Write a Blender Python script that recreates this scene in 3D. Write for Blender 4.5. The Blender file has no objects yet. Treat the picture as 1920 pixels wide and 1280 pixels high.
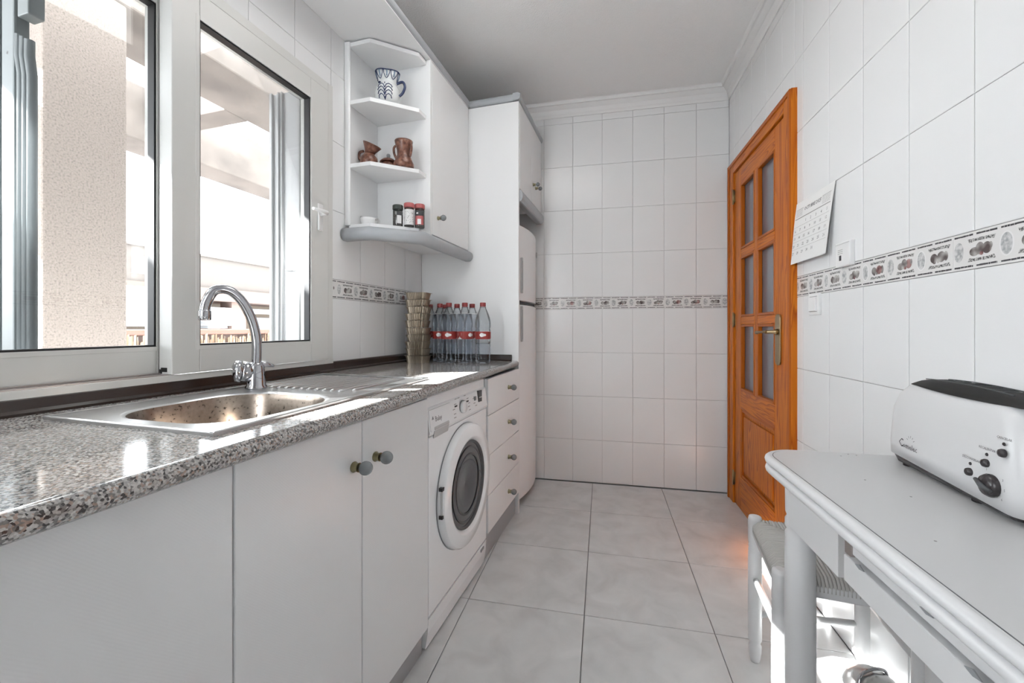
import bpy, bmesh, math, random
from mathutils import Vector, Matrix
random.seed(7)
C = bpy.context.scene.collection
PI = math.pi
# ------------------------------------------------------------------ camera, world, sun, exposure
PHI = 0.0804                       # the window wall runs 4.6 degrees off the opposite wall
cam_d = bpy.data.cameras.new('camera'); cam = bpy.data.objects.new('camera', cam_d); C.objects.link(cam)
cam.location = (0, 0, 1.058); cam.rotation_euler = (PI/2, 0, 0.21324)
cam_d.sensor_width = 36; cam_d.lens = 784.27/1920*36
cam_d.shift_y = (614.68-640)/1920
cam_d.clip_start = .02
bpy.context.scene.camera = cam
sc = bpy.context.scene
sc.view_settings.view_transform = 'Standard'; sc.view_settings.look = 'None'
sc.view_settings.gamma = 1; sc.view_settings.use_curve_mapping = False
sc.view_settings.exposure = 1.5
w = bpy.data.worlds.new('sky'); sc.world = w; w.use_nodes = True
wn = w.node_tree.nodes['Background']
wn.inputs[0].default_value = (0.93, 0.965, 1.0, 1); wn.inputs[1].default_value = 5.2
def Lw(t, s, z=0): return Vector((t*math.cos(PHI)+s*math.sin(PHI), -t*math.sin(PHI)+s*math.cos(PHI), z))
sd = bpy.data.lights.new('sun', 'SUN'); so = bpy.data.objects.new('sun', sd); C.objects.link(so)
sd.energy = 28; sd.angle = math.radians(.6); sd.color = (1, 1, .99)
so.rotation_euler = Lw(1, .5, -.75).to_track_quat('-Z', 'Y').to_euler(); so.location = (-6, -1, 8)

# ------------------------------------------------------------------ materials
def mat(name, col=(.8,.8,.8), rough=.5, metal=0, spec=.5, coat=0):
    m = bpy.data.materials.new(name); m.use_nodes = True
    b = m.node_tree.nodes['Principled BSDF']
    b.inputs['Base Color'].default_value = (*col, 1); b.inputs['Roughness'].default_value = rough
    b.inputs['Metallic'].default_value = metal; b.inputs['Specular IOR Level'].default_value = spec
    b.inputs['Coat Weight'].default_value = coat; b.inputs['Coat Roughness'].default_value = .08
    return m
def N(m, t, **kw):
    n = m.node_tree.nodes.new(t)
    for k, v in kw.items():
        if k in n.inputs: n.inputs[k].default_value = v
        else: setattr(n, k, v)
    return n
def LK(m, a, ao, b, bi): m.node_tree.links.new(a.outputs[ao], b.inputs[bi])
def ramp(m, stops, interp='LINEAR'):
    r = N(m, 'ShaderNodeValToRGB'); r.color_ramp.interpolation = interp
    e = r.color_ramp.elements
    while len(e) < len(stops): e.new(.5)
    for i, (p, c) in enumerate(stops): e[i].position = p; e[i].color = (*c, 1)
    return r
def coords(m, scale=(1,1,1), out='Object', rnd=0):
    tc = N(m, 'ShaderNodeTexCoord'); mp = N(m, 'ShaderNodeMapping'); mp.inputs['Scale'].default_value = scale
    LK(m, tc, out, mp, 'Vector')
    if rnd:
        oi = N(m, 'ShaderNodeObjectInfo'); ml = N(m, 'ShaderNodeMath', operation='MULTIPLY'); ml.inputs[1].default_value = rnd
        LK(m, oi, 'Random', ml, 0); LK(m, ml, 0, mp, 'Location')
    return mp
def bsdf(m): return m.node_tree.nodes['Principled BSDF']
def noise_col(m, scale, stops, detail=4, sc3=(1,1,1), rnd=0, dist=0):
    mp = coords(m, sc3, rnd=rnd); n = N(m, 'ShaderNodeTexNoise'); n.inputs['Scale'].default_value = scale
    n.inputs['Detail'].default_value = detail; n.inputs['Distortion'].default_value = dist
    LK(m, mp, 0, n, 'Vector'); r = ramp(m, stops); LK(m, n, 'Fac', r, 0); LK(m, r, 0, bsdf(m), 'Base Color'); return n, mp
def bump(m, scale, strength=.2, dist=.002, detail=3, sc3=(1,1,1), rnd=0):
    mp = coords(m, sc3, rnd=rnd); n = N(m, 'ShaderNodeTexNoise'); n.inputs['Scale'].default_value = scale; n.inputs['Detail'].default_value = detail
    LK(m, mp, 0, n, 'Vector'); b = N(m, 'ShaderNodeBump'); b.inputs['Strength'].default_value = strength; b.inputs['Distance'].default_value = dist
    LK(m, n, 'Fac', b, 'Height'); LK(m, b, 0, bsdf(m), 'Normal'); return b
M = {}
M['tile'] = mat('white_glazed_tile', (.815,.82,.825), .2, spec=.4); bump(M['tile'], 9, .25, .0016, 2, rnd=40)
M['grout'] = mat('wall_grout', (.66,.66,.66), .8)
M['fgrout'] = mat('floor_grout', (.17,.17,.17), .85)
M['ceiling'] = mat('ceiling_stucco', (.86,.86,.86), .9); bump(M['ceiling'], 160, .8, .003, 2)
M['plaster'] = mat('white_plaster', (.8,.8,.8), .6)
m = M['ftile'] = mat('grey_marbled_floor_tile', (.45,.45,.45), .2, spec=.5)
noise_col(m, 9, [(.25,(.58,.58,.58)),(.5,(.66,.66,.66)),(.75,(.72,.72,.72))], 12, (1,1,1), rnd=30, dist=.6)
bump(m, 30, .15, .001, 3)
m = M['cab'] = mat('white_laminate', (.83,.835,.84), .28, spec=.4)
m = M['cabtex'] = mat('white_ribbed_laminate', (.75,.755,.76), .3, spec=.45)
mp = coords(m, (1,1,1)); wv = N(m, 'ShaderNodeTexWave', bands_direction='DIAGONAL'); wv.inputs['Scale'].default_value = 115; LK(m, mp, 0, wv, 'Vector')
b = N(m, 'ShaderNodeBump'); b.inputs['Strength'].default_value = .035; b.inputs['Distance'].default_value = .001; LK(m, wv, 'Fac', b, 'Height'); LK(m, b, 0, bsdf(m), 'Normal')
M['greytrim'] = mat('grey_painted_moulding', (.40,.42,.44), .35)
M['knobgrey'] = mat('grey_porcelain', (.22,.235,.245), .18)
M['brass'] = mat('aged_brass', (.30,.27,.16), .3, 1)
M['plinth'] = mat('brushed_grey_plinth', (.42,.42,.43), .35, .5)
m = M['granite'] = mat('grey_pink_granite', (.4,.4,.4), .10, spec=.8)
mp = coords(m); v1 = N(m, 'ShaderNodeTexVoronoi'); v1.inputs['Scale'].default_value = 330; LK(m, mp, 0, v1, 'Vector')
r1 = ramp(m, [(0,(.05,.048,.048)),(.16,(.20,.19,.185)),(.34,(.44,.42,.40)),(.54,(.36,.28,.24)),(.66,(.56,.55,.53)),(.85,(.40,.39,.38))], 'CONSTANT')
sx = N(m, 'ShaderNodeSeparateColor'); LK(m, v1, 'Color', sx, 0); LK(m, sx, 0, r1, 0)
n2 = N(m, 'ShaderNodeTexNoise'); n2.inputs['Scale'].default_value = 300; LK(m, mp, 0, n2, 'Vector')
mx = N(m, 'ShaderNodeMix', data_type='RGBA', blend_type='OVERLAY'); mx.inputs[0].default_value = .5
LK(m, r1, 0, mx, 6); LK(m, n2, 'Fac', mx, 7); LK(m, mx, 2, bsdf(m), 'Base Color')
M['brownstrip'] = mat('dark_brown_strip', (.030,.018,.014), .22)
m = M['steel'] = mat('brushed_stainless', (.62,.62,.62), .28, 1); bump(m, 60, .12, .001, 3, (1,12,1))
m = M['bowl'] = mat('stained_stainless_bowl', (.55,.5,.45), .3, 1)
noise_col(m, 110, [(.30,(.07,.06,.05)),(.38,(.30,.25,.21)),(.8,(.38,.32,.27))], 3)
M['chrome'] = mat('chrome', (.46,.46,.48), .06, 1)
M['alu'] = mat('white_window_aluminium', (.66,.66,.64), .28)
M['gasket'] = mat('black_rubber_gasket', (.01,.01,.012), .5)
M['track'] = mat('bare_metal_track', (.42,.38,.36), .35, .8)
M['shutter'] = mat('blue_grey_shutter', (.10,.115,.12), .5)
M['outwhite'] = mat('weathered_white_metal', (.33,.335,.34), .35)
M['white'] = mat('white_plastic', (.82,.82,.82), .3)
M['whitemetal'] = mat('white_enamel', (.87,.88,.89), .22, coat=.2)
M['paint'] = mat('white_painted_wood', (.66,.66,.665), .32); bump(M['paint'], 40, .15, .001, 2)
M['tabletop'] = mat('worn_white_laminate', (.60,.60,.605), .35)
M['toaster'] = mat('white_toaster_shell', (.66,.66,.665), .3)
M['fridge'] = mat('white_fridge_door', (.86,.87,.88), .3)
M['dark'] = mat('dark_plastic', (.035,.030,.032), .25)
M['black'] = mat('black_void', (.008,.008,.008), .6)
M['ink'] = mat('black_ink', (.05,.05,.055), .6)
M['inkgrey'] = mat('grey_ink', (.32,.31,.31), .6)
M['inkred'] = mat('red_ink', (.5,.12,.1), .6)
M['paper'] = mat('white_paper', (.84,.84,.83), .7)
M['greyplastic'] = mat('grey_plastic', (.25,.26,.27), .4)
M['ltgrey'] = mat('light_grey_plastic', (.5,.5,.5), .4)
M['drum'] = mat('dark_washer_glass', (.045,.055,.065), .05, spec=.8, coat=.5)
M['rubber'] = mat('grey_rubber', (.07,.074,.078), .4)
def thin_glass(name, tint, refl, rough=0.0, a=.25):
    m = bpy.data.materials.new(name); m.use_nodes = True; nt = m.node_tree; nt.nodes.clear()
    o = nt.nodes.new('ShaderNodeOutputMaterial'); mx = nt.nodes.new('ShaderNodeMixShader'); t = nt.nodes.new('ShaderNodeBsdfTransparent'); g = nt.nodes.new('ShaderNodeBsdfGlossy')
    fr = nt.nodes.new('ShaderNodeLayerWeight'); fr.inputs['Blend'].default_value = a
    mr = nt.nodes.new('ShaderNodeMath'); mr.operation = 'MULTIPLY_ADD'; mr.inputs[1].default_value = refl; mr.inputs[2].default_value = .02
    t.inputs[0].default_value = (*tint, 1); g.inputs['Roughness'].default_value = rough
    nt.links.new(fr.outputs['Fresnel'], mr.inputs[0]); nt.links.new(mr.outputs[0], mx.inputs[0]); nt.links.new(t.outputs[0], mx.inputs[1]); nt.links.new(g.outputs[0], mx.inputs[2]); nt.links.new(mx.outputs[0], o.inputs[0])
    return m
M['pane'] = thin_glass('window_glass', (.97,.98,.98), .5)
M['pet'] = thin_glass('clear_pet_plastic', (.90,.92,.93), .8, .06, .25)
M['jar'] = thin_glass('clear_jar_glass', (.8,.8,.8), .9, .03, .4)
M['water'] = thin_glass('still_water', (.88,.905,.935), 0.6, .05, .2)
m = M['doorpane'] = mat('textured_grey_door_glass', (.16,.165,.19), .16, spec=.8); bump(m, 25, .3, .002, 1)
# pine: long grain
def pine(name, axis, lift=1.0):
    m = mat(name, (.5,.15,.03), .38, spec=.2, coat=.08)
    s = [9,9,9]; s[axis] = .55
    mp = coords(m, s, rnd=6); n = N(m, 'ShaderNodeTexNoise'); n.inputs['Scale'].default_value = 1.6; n.inputs['Detail'].default_value = 3; n.inputs['Distortion'].default_value = .9
    LK(m, mp, 0, n, 'Vector'); ml = N(m, 'ShaderNodeMath', operation='MULTIPLY'); ml.inputs[1].default_value = 9; LK(m, n, 'Fac', ml, 0)
    fr = N(m, 'ShaderNodeMath', operation='FRACT'); LK(m, ml, 0, fr, 0)
    r = ramp(m, [(0,(.66*lift,.195*lift,.010)),(.55,(.58*lift,.15*lift,.006)),(.85,(.38*lift,.072*lift,.003)),(1,(.62*lift,.18*lift,.009))]); LK(m, fr, 0, r, 0); LK(m, r, 0, bsdf(m), 'Base Color')
    return m
M['pineV'] = pine('varnished_pine_upright', 2, .93); M['pineH'] = pine('varnished_pine_rail', 1, .95)
M['pinemould'] = mat('varnished_pine_moulding', (.42,.10,.006), .38, spec=.2, coat=.08)
M['doorbrass'] = mat('antique_brass_handle', (.36,.27,.15), .28, 1)
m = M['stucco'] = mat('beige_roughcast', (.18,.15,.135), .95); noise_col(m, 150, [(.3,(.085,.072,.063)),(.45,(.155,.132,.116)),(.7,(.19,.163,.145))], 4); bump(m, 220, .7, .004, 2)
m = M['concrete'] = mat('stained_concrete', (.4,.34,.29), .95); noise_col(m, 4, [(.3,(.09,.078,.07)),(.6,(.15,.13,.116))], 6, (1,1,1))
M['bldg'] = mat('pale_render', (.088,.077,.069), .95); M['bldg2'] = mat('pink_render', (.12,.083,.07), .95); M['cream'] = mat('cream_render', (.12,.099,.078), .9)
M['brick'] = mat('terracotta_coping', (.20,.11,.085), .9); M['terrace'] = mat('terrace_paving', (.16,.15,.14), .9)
M['tanboard'] = mat('matt_tan_board', (.45,.37,.30), .9)  # even tan colour for the board behind the table slide
m = M['reed'] = mat('dry_brushwood', (.30,.20,.13), .95); noise_col(m, 40, [(.3,(.16,.10,.06)),(.7,(.46,.34,.24))], 2, (1,1,.05))
m = M['foil'] = mat('gold_foil', (.34,.29,.225), .3, .85); bump(m, 80, .4, .001, 2)
m = M['brownceramic'] = mat('brown_glazed_clay', (.20,.085,.055), .3); noise_col(m, 55, [(.35,(.09,.035,.025)),(.55,(.21,.09,.06)),(.75,(.36,.20,.14))], 4)
M['rush'] = mat('whitewashed_rush', (.50,.49,.47), .8)
m = M['jugwhite'] = mat('white_glazed_pottery', (.72,.74,.74), .2)
M['jugblue'] = mat('cobalt_glaze', (.035,.05,.12), .25); M['juglight'] = mat('pale_blue_glaze', (.22,.30,.40), .25)
M['capred'] = mat('dark_red_cap', (.25,.035,.035), .4); M['labelred'] = mat('red_bottle_label', (.30,.035,.03), .5); M['labelwhite'] = mat('white_label_print', (.75,.74,.74), .5)
M['pinkcap'] = mat('dusty_red_lid', (.45,.12,.12), .45); M['blackcap'] = mat('dark_green_black_lid', (.03,.04,.035), .45)
m = M['spice'] = mat('ground_spice', (.2,.18,.16), .9); noise_col(m, 250, [(.4,(.05,.045,.04)),(.6,(.30,.28,.26))], 2)
m = M['borderbase'] = mat('border_tile_glaze', (.76,.75,.74), .16)
m = M['ovalgrey'] = mat('border_oval_print', (.55,.55,.55), .2); noise_col(m, 90, [(.35,(.36,.37,.38)),(.6,(.66,.66,.66))], 2, rnd=5)
m = M['hatch'] = mat('border_hatch_print', (.3,.3,.3), .2); noise_col(m, 260, [(.42,(.10,.10,.10)),(.55,(.55,.54,.53))], 2)
m = M['fruit'] = mat('border_fruit_print', (.3,.28,.27), .2); noise_col(m, 45, [(.32,(.10,.08,.08)),(.5,(.28,.26,.25)),(.7,(.52,.50,.48))], 1, rnd=5)
m = M['fruitred'] = mat('border_red_fruit_print', (.35,.2,.19), .2); noise_col(m, 45, [(.32,(.13,.06,.06)),(.6,(.40,.24,.23)),(.8,(.55,.45,.44))], 1, rnd=5)
m = M['awning'] = mat('mauve_striped_awning', (.6,.6,.6), .8)
mp = coords(m, (1,1,1)); wv = N(m, 'ShaderNodeTexWave', bands_direction='Y'); wv.inputs['Scale'].default_value = 1.6; LK(m, mp, 0, wv, 'Vector'); r = ramp(m, [(0,(.72,.68,.68)),(.55,(.42,.36,.46))], 'CONSTANT'); LK(m, wv, 'Fac', r, 0); LK(m, r, 0, bsdf(m), 'Base Color')
M['holeblack'] = M['black']

# ------------------------------------------------------------------ mesh helpers
class MB:
    def __init__(s): s.bm = bmesh.new()
    def _new(s, verts, faces, mi=0, smooth=False):
        vs = [s.bm.verts.new(v) for v in verts]
        for f in faces:
            try: fc = s.bm.faces.new([vs[i] for i in f]); fc.material_index = mi; fc.smooth = smooth
            except ValueError: pass
        return vs
    def box(s, x0, x1, y0, y1, z0, z1, bev=0, mi=0, seg=2):
        if x0 > x1: x0, x1 = x1, x0
        if y0 > y1: y0, y1 = y1, y0
        if z0 > z1: z0, z1 = z1, z0
        vs = s._new([(x0,y0,z0),(x1,y0,z0),(x1,y1,z0),(x0,y1,z0),(x0,y0,z1),(x1,y0,z1),(x1,y1,z1),(x0,y1,z1)],
            [(0,3,2,1),(4,5,6,7),(0,1,5,4),(1,2,6,5),(2,3,7,6),(3,0,4,7)], mi)
        if bev:
            es = {e for v in vs for e in v.link_edges}
            bmesh.ops.bevel(s.bm, geom=list(es), offset=bev, segments=seg, affect='EDGES', profile=.5)
        return s
    def prism(s, poly, a0, a1, axis=2, bev=0, mi=0, smooth=False):
        # poly in the two axes other than `axis`
        n = len(poly)
        def P(p, a):
            if axis == 2: return (p[0], p[1], a)
            if axis == 1: return (p[0], a, p[1])
            return (a, p[0], p[1])
        V = [P(p, a0) for p in poly]+[P(p, a1) for p in poly]
        F = [(i, (i+1)%n, n+(i+1)%n, n+i) for i in range(n)]
        vs = s._new(V, F, mi, smooth); s._cap(vs[:n], mi); s._cap(vs[n:], mi)
        if bev:
            es = {e for v in vs for e in v.link_edges if (e.verts[0] in vs[:n]) == (e.verts[1] in vs[:n])}
            bmesh.ops.bevel(s.bm, geom=list(es), offset=bev, segments=2, affect='EDGES', profile=.5)
        return s
    def _cap(s, vs, mi):
        try: f = s.bm.faces.new(vs); f.material_index = mi
        except ValueError: pass
    def lathe(s, prof, c=(0,0,0), axis=2, n=24, mi=0, close=True, squash=(1,1), smooth=True):
        # prof: list of (r, h)
        rings = []
        for r, h in prof:
            ring = []
            for i in range(n):
                a = 2*PI*i/n; u, v = r*math.cos(a)*squash[0], r*math.sin(a)*squash[1]
                if axis == 2: p = (c[0]+u, c[1]+v, c[2]+h)
                elif axis == 0: p = (c[0]+h, c[1]+u, c[2]+v)
                else: p = (c[0]+v, c[1]+h, c[2]+u)
                ring.append(s.bm.verts.new(p))
            rings.append(ring)
        for a, b in zip(rings, rings[1:]):
            for i in range(n):
                f = s.bm.faces.new((a[i], a[(i+1)%n], b[(i+1)%n], b[i])); f.material_index = mi; f.smooth = smooth
        if close:
            for ring in (rings[0], rings[-1]):
                if ring is rings[0] and prof[0][0] < 1e-5 or ring is rings[-1] and prof[-1][0] < 1e-5: continue
                s._cap(ring, mi)
        return s
    def tube(s, pts, r, n=12, mi=0, caps=True):
        pts = [Vector(p) for p in pts]; rs = r if isinstance(r, (list,tuple)) else [r]*len(pts)
        up = Vector((0,0,1)); prev = None; rings = []
        for i, p in enumerate(pts):
            d = (pts[min(i+1,len(pts)-1)]-pts[max(i-1,0)]).normalized()
            if prev is None:
                a = d.cross(up if abs(d.z) < .9 else Vector((1,0,0))).normalized()
            else: a = (prev-d*prev.dot(d)).normalized()
            prev = a; b = d.cross(a)
            rings.append([s.bm.verts.new(p+(a*math.cos(2*PI*k/n)+b*math.sin(2*PI*k/n))*rs[i]) for k in range(n)])
        for a, b in zip(rings, rings[1:]):
            for i in range(n):
                f = s.bm.faces.new((a[i], a[(i+1)%n], b[(i+1)%n], b[i])); f.material_index = mi; f.smooth = True
        if caps: s._cap(rings[0], mi); s._cap(rings[-1], mi)
        return s
    def sphere(s, c, r, mi=0, sc=(1,1,1), seg=20):
        bmesh.ops.create_uvsphere(s.bm, u_segments=seg, v_segments=seg//2+2, radius=r, matrix=Matrix.Translation(c) @ Matrix.Diagonal((*sc,1)))
        for f in s.bm.faces:
            if f.calc_center_median().__sub__(Vector(c)).length <= r*max(sc)*1.01 and len(f.verts) <= 4 and not f.smooth: f.smooth = True; f.material_index = mi
        return s
    def quad(s, pts, mi=0, smooth=False): s._new(pts, [tuple(range(len(pts)))], mi, smooth); return s
def bez(pts, n=10):
    out = []
    P = [Vector(pts[0])]+[Vector(p) for p in pts]+[Vector(pts[-1])]
    for i in range(1, len(P)-2):
        for k in range(n):
            t = k/n; a, b, c, d = P[i-1], P[i], P[i+1], P[i+2]
            out.append(.5*((2*b)+(c-a)*t+(2*a-5*b+4*c-d)*t*t+(3*b-a-3*c+d)*t**3))
    out.append(P[-2]); return out
FR = {}                                            # root -> (origin in its frame)
def build(mb, name, mats, root=None, parent=None, frame='W', org=None, kind=None):
    """link a mesh whose vertices are given in frame coordinates ('L' = along the window wall, 'W' = world)"""
    mats = mats if isinstance(mats, list) else [mats]
    if org is None: org = FR[root.name][0] if root else (0,0,0)
    bmesh.ops.recalc_face_normals(mb.bm, faces=mb.bm.faces)
    me = bpy.data.meshes.new(name); mb.bm.transform(Matrix.Translation(-Vector(org))); mb.bm.to_mesh(me); mb.bm.free()
    for k in mats: me.materials.append(M[k])
    o = bpy.data.objects.new(name, me); C.objects.link(o)
    if root: o.parent = parent or root
    else:
        FR[o.name] = (org, frame); place(o, org, frame)
    if kind: o['kind'] = kind
    return o
def place(o, org, frame, rz=0):
    if frame == 'L': o.location = Lw(*org); o.rotation_euler = (0,0,-PHI+rz)
    else: o.location = org; o.rotation_euler = (0,0,rz)
def thing(name, label, cat, org, frame='W', group=None, kind=None, rz=0):
    o = bpy.data.objects.new(name, None); C.objects.link(o); o.empty_display_size = .05
    FR[o.name] = (org, frame); place(o, org, frame, rz)
    if label: o['label'] = label
    if cat: o['category'] = cat
    if group: o['group'] = group
    if kind: o['kind'] = kind
    return o
def tag(o, label, cat, group=None):
    o['label'] = label; o['category'] = cat
    if group: o['group'] = group
    return o
def dup(root, org, frame='L', label=None, rz=0):
    r = root.copy(); C.objects.link(r); place(r, org, frame, rz)
    if label: r['label'] = label
    for ch in list(root.children):
        c = ch.copy(); C.objects.link(c); c.parent = r
        for g in ch.children: d = g.copy(); C.objects.link(d); d.parent = c
    return r
def text_mb(items, mb, mi=0, xf=None):
    """items: (string, size, x, y, align) printed flat in XY, then mapped by xf"""
    for st, size, x, y, al in items:
        cu = bpy.data.curves.new('txt', 'FONT'); cu.body = st; cu.size = size; cu.align_x = al; cu.resolution_u = 1; cu.fill_mode = 'FRONT' if hasattr(cu,'fill_mode') else cu.fill_mode
        ob = bpy.data.objects.new('txt', cu); me = bpy.data.meshes.new_from_object(ob)
        vs = [mb.bm.verts.new(xf(v.co.x+x, v.co.y+y)) for v in me.vertices]
        for p in me.polygons:
            try: f = mb.bm.faces.new([vs[i] for i in p.vertices]); f.material_index = mi
            except ValueError: pass
        bpy.data.objects.remove(ob); bpy.data.curves.remove(cu); bpy.data.meshes.remove(me)
    return mb

# ------------------------------------------------------------------ room shell
XR, YB, ZC, TW = .795, 2.92, 2.605, -1.272
Y0 = -1.5
def shell(name, boxes, mk, frame='W', org=(0,0,0)):
    mb = MB()
    for b_ in boxes: mb.box(*b_)
    return build(mb, name, mk, frame=frame, org=org, kind='structure')
floor = shell('floor', [(-1.75, 1.2, Y0, YB+.1, -.12, -.008)], 'fgrout')
wall_right = shell('wall_right', [(XR+.007, XR+.15, Y0, 1.99, 0, ZC+.05), (XR+.007, XR+.15, 1.99, YB+.1, 2.03, ZC+.05), (XR+.007, XR+.15, 2.82, YB+.1, 0, 2.03)], 'grout')
wall_back = shell('wall_back', [(-1.35, XR+.007, YB+.007, YB+.15, 0, ZC+.05)], 'grout')
WS0, WS1, WZ0, WZ1 = .20, 1.505, .895, 2.10
wall_left = shell('wall_left', [(TW-.2, TW-.007, -1.6, WS0, 0, ZC+.05), (TW-.2, TW-.007, WS0, WS1, 0, WZ0), (TW-.2, TW-.007, WS0, WS1, WZ1, ZC+.05), (TW-.2, TW-.007, WS1, 2.85, 0, ZC+.05)], 'grout', 'L')
ceiling = shell('ceiling', [(-1.75, 1.0, Y0, YB+.15, ZC, ZC+.12)], 'ceiling')
wall_front = shell('wall_front', [(-1.75, -1.5, Y0-.15, Y0, 0, ZC+.05), (-.95, 1.0, Y0-.15, Y0, 0, ZC+.05), (-1.5, -.95, Y0-.15, Y0, 2.3, ZC+.05), (-1.5, -.95, Y0-.15, Y0, 0, .95)], 'plaster')  # opening in this unseen wall is added to let in fill light

# wall tiles: every tile its own object, one mesh per size
_tc = {}
def tile_mesh(kind, wdt, hgt, mk, g=.0008, ins=.0025, th=.008):
    key = (kind, round(wdt,3), round(hgt,3))
    if key in _tc: return _tc[key]
    a, b_ = wdt/2-g, hgt/2-g
    me = bpy.data.meshes.new(kind); i = min(ins, a*.5, b_*.5)
    V = [(-a,-b_,-th),(a,-b_,-th),(a,b_,-th),(-a,b_,-th),(-a,-b_,-.0008),(a,-b_,-.0008),(a,b_,-.0008),(-a,b_,-.0008),(-a+i,-b_+i,0),(a-i,-b_+i,0),(a-i,b_-i,0),(-a+i,b_-i,0)]
    F = []
    for k in range(4):
        j = (k+1)%4; F.append((k,j,4+j,4+k)); F.append((4+k,4+j,8+j,8+k))
    F.append((8,9,10,11)); me.from_pydata(V, [], F)
    for p in me.polygons: p.use_smooth = False
    me.materials.append(M[mk]); _tc[key] = me; return me
def put_tile(parent, name, me, mtx):
    o = bpy.data.objects.new(name, me); C.objects.link(o); o.parent = parent; o.matrix_local = mtx; return o
def basis(o, ux, uy, n):
    return Matrix(((ux[0],uy[0],n[0],o[0]),(ux[1],uy[1],n[1],o[1]),(ux[2],uy[2],n[2],o[2]),(0,0,0,1)))
ROWS = [(0,.290),(.290,.590),(.590,.890),(.890,1.187)]
ROWS2 = [(1.271,1.571),(1.571,1.873),(1.873,2.175),(2.175,2.477),(2.477,2.600)]
def tile_field(parent, cols, allow, mapf, ux, n):
    for (a, b_) in zip(cols, cols[1:]):
        for (z0, z1) in ROWS+ROWS2:
            for (A0, A1, B0, B1) in allow:
                x0, x1, y0, y1 = max(a,A0), min(b_,A1), max(z0,B0), min(z1,B1)
                if x1-x0 < .012 or y1-y0 < .012: continue
                put_tile(parent, 'tile', tile_mesh('tile', x1-x0, y1-y0, 'tile'), basis(mapf((x0+x1)/2, (y0+y1)/2), ux, (0,0,1), n))
# decorated border tile (0.222 m, two motifs); variant gives grey or reddish fruit
SX = 1.0423; BW = .222*SX
def border_mesh(variant, x0=-.111, x1=.111):
    key = ('border', variant, round(x0,3), round(x1,3))
    if key in _tc: return _tc[key]
    mb = MB(); H = .042
    mats = ['borderbase','ink','ovalgrey','hatch','fruit','fruitred','labelwhite','inkgrey']
    mb.box(x0+.0003, x1-.0003, -H+.001, H-.001, -.008, 0)
    rnd = random.Random(variant)
    def clip(a, b_): return max(a, x0+.002), min(b_, x1-.002)
    def rect(a, b_, y0, y1, z, mi):
        a, b_ = clip(a, b_)
        if b_-a > .001: mb.quad([(a,y0,z),(b_,y0,z),(b_,y1,z),(a,y1,z)], mi)
    def ell(cx, cy, rx, ry, z, mi, n=20):
        if cx-rx < x0+.001 or cx+rx > x1-.001: return
        mb.quad([(cx+rx*math.cos(2*PI*k/n), cy+ry*math.sin(2*PI*k/n), z) for k in range(n)], mi)
    for k in range(4):                              # broken dark dashes top and bottom
        a = -.111+k*.0555
        for yy in (.0345, -.0345):
            x = a+.004
            while x < a+.0515:
                l = rnd.uniform(.004,.009); rect(x, min(x+l, a+.0515), yy-.0016-rnd.random()*.0006, yy+.0014+rnd.random()*.0008, .0003, 1); x += l+rnd.choice((0,0,.0007))
    for k in range(2):
        ox = -.111+.111*k; c0 = ox+.0155; cf = ox+.0555+.0155
        ell(c0, 0, .0155, .0255, .0002, 6); ell(c0, 0, .0125, .0225, .0003, 2)
        # hatch bars with flared ends
        for sgn in (1,-1):
            a, b_ = clip(cf-.035, cf+.035)
            if b_-a > .03:
                mb.quad([(a+.002, sgn*.025, .0002), (b_-.002, sgn*.025, .0002), (b_-.006, sgn*.0165, .0002), (cf+.014, sgn*.0185, .0002), (cf-.014, sgn*.0185, .0002), (a+.006, sgn*.0165, .0002)], 3)
        f = 5 if (variant+k)%3 == 0 else 4
        if k == 0:
            ell(cf-.016, -.004, .0125, .0098, .0003, 4); ell(cf-.003, .001, .0105, .0135, .0005, 4); ell(cf+.013, .000, .0110, .0125, .0004, f); ell(cf+.022, .004, .004, .007, .0005, 4); ell(cf+.001, -.010, .0045, .0042, .0007, 5)
        else:
            ell(cf-.015, -.001, .0110, .0115, .0003, 4); ell(cf-.013, -.0105, .005, .0045, .0005, 4); ell(cf+.007, 0, .0125, .0130, .0004, f); ell(cf+.020, 0, .0065, .0115, .0003, 4); ell(cf-.002, -.010, .004, .004, .0007, 4)
    bmesh.ops.recalc_face_normals(mb.bm, faces=mb.bm.faces)
    for fc in mb.bm.faces:
        if fc.calc_center_median().z > .0001 and fc.normal.z < 0: fc.normal_flip()
    bmesh.ops.scale(mb.bm, vec=(SX,1,1), verts=mb.bm.verts)
    me = bpy.data.meshes.new('border_tile'); mb.bm.to_mesh(me); mb.bm.free()
    for k in mats: me.materials.append(M[k])
    _tc[key] = me; return me
def border_run(parent, a, b_, start, mapf, ux, n, ZB=1.229):
    x = start; i = 0
    while x < b_:
        lo, hi = max(x, a), min(x+BW, b_)
        if hi-lo > .01:
            me = border_mesh(i%3, (lo-x)/SX-.111, (hi-x)/SX-.111)
            put_tile(parent, 'border_tile', me, basis(mapf(x+BW/2, ZB), ux, (0,0,1), n))
        x += BW; i += 1
# back wall: faces -Y ; ux = +X
colsB = [-.802+.2*k for k in range(9)]; colsB = [c for c in colsB if c < XR]+[XR]
tile_field(wall_back, colsB, [(-1.2, XR, 0, 9)], lambda x, z: (x, YB, z), (1,0,0), (0,-1,0))
border_run(wall_back, -.72, XR-.001, -.868, lambda x, z: (x, YB, z), (1,0,0), (0,-1,0))
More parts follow.
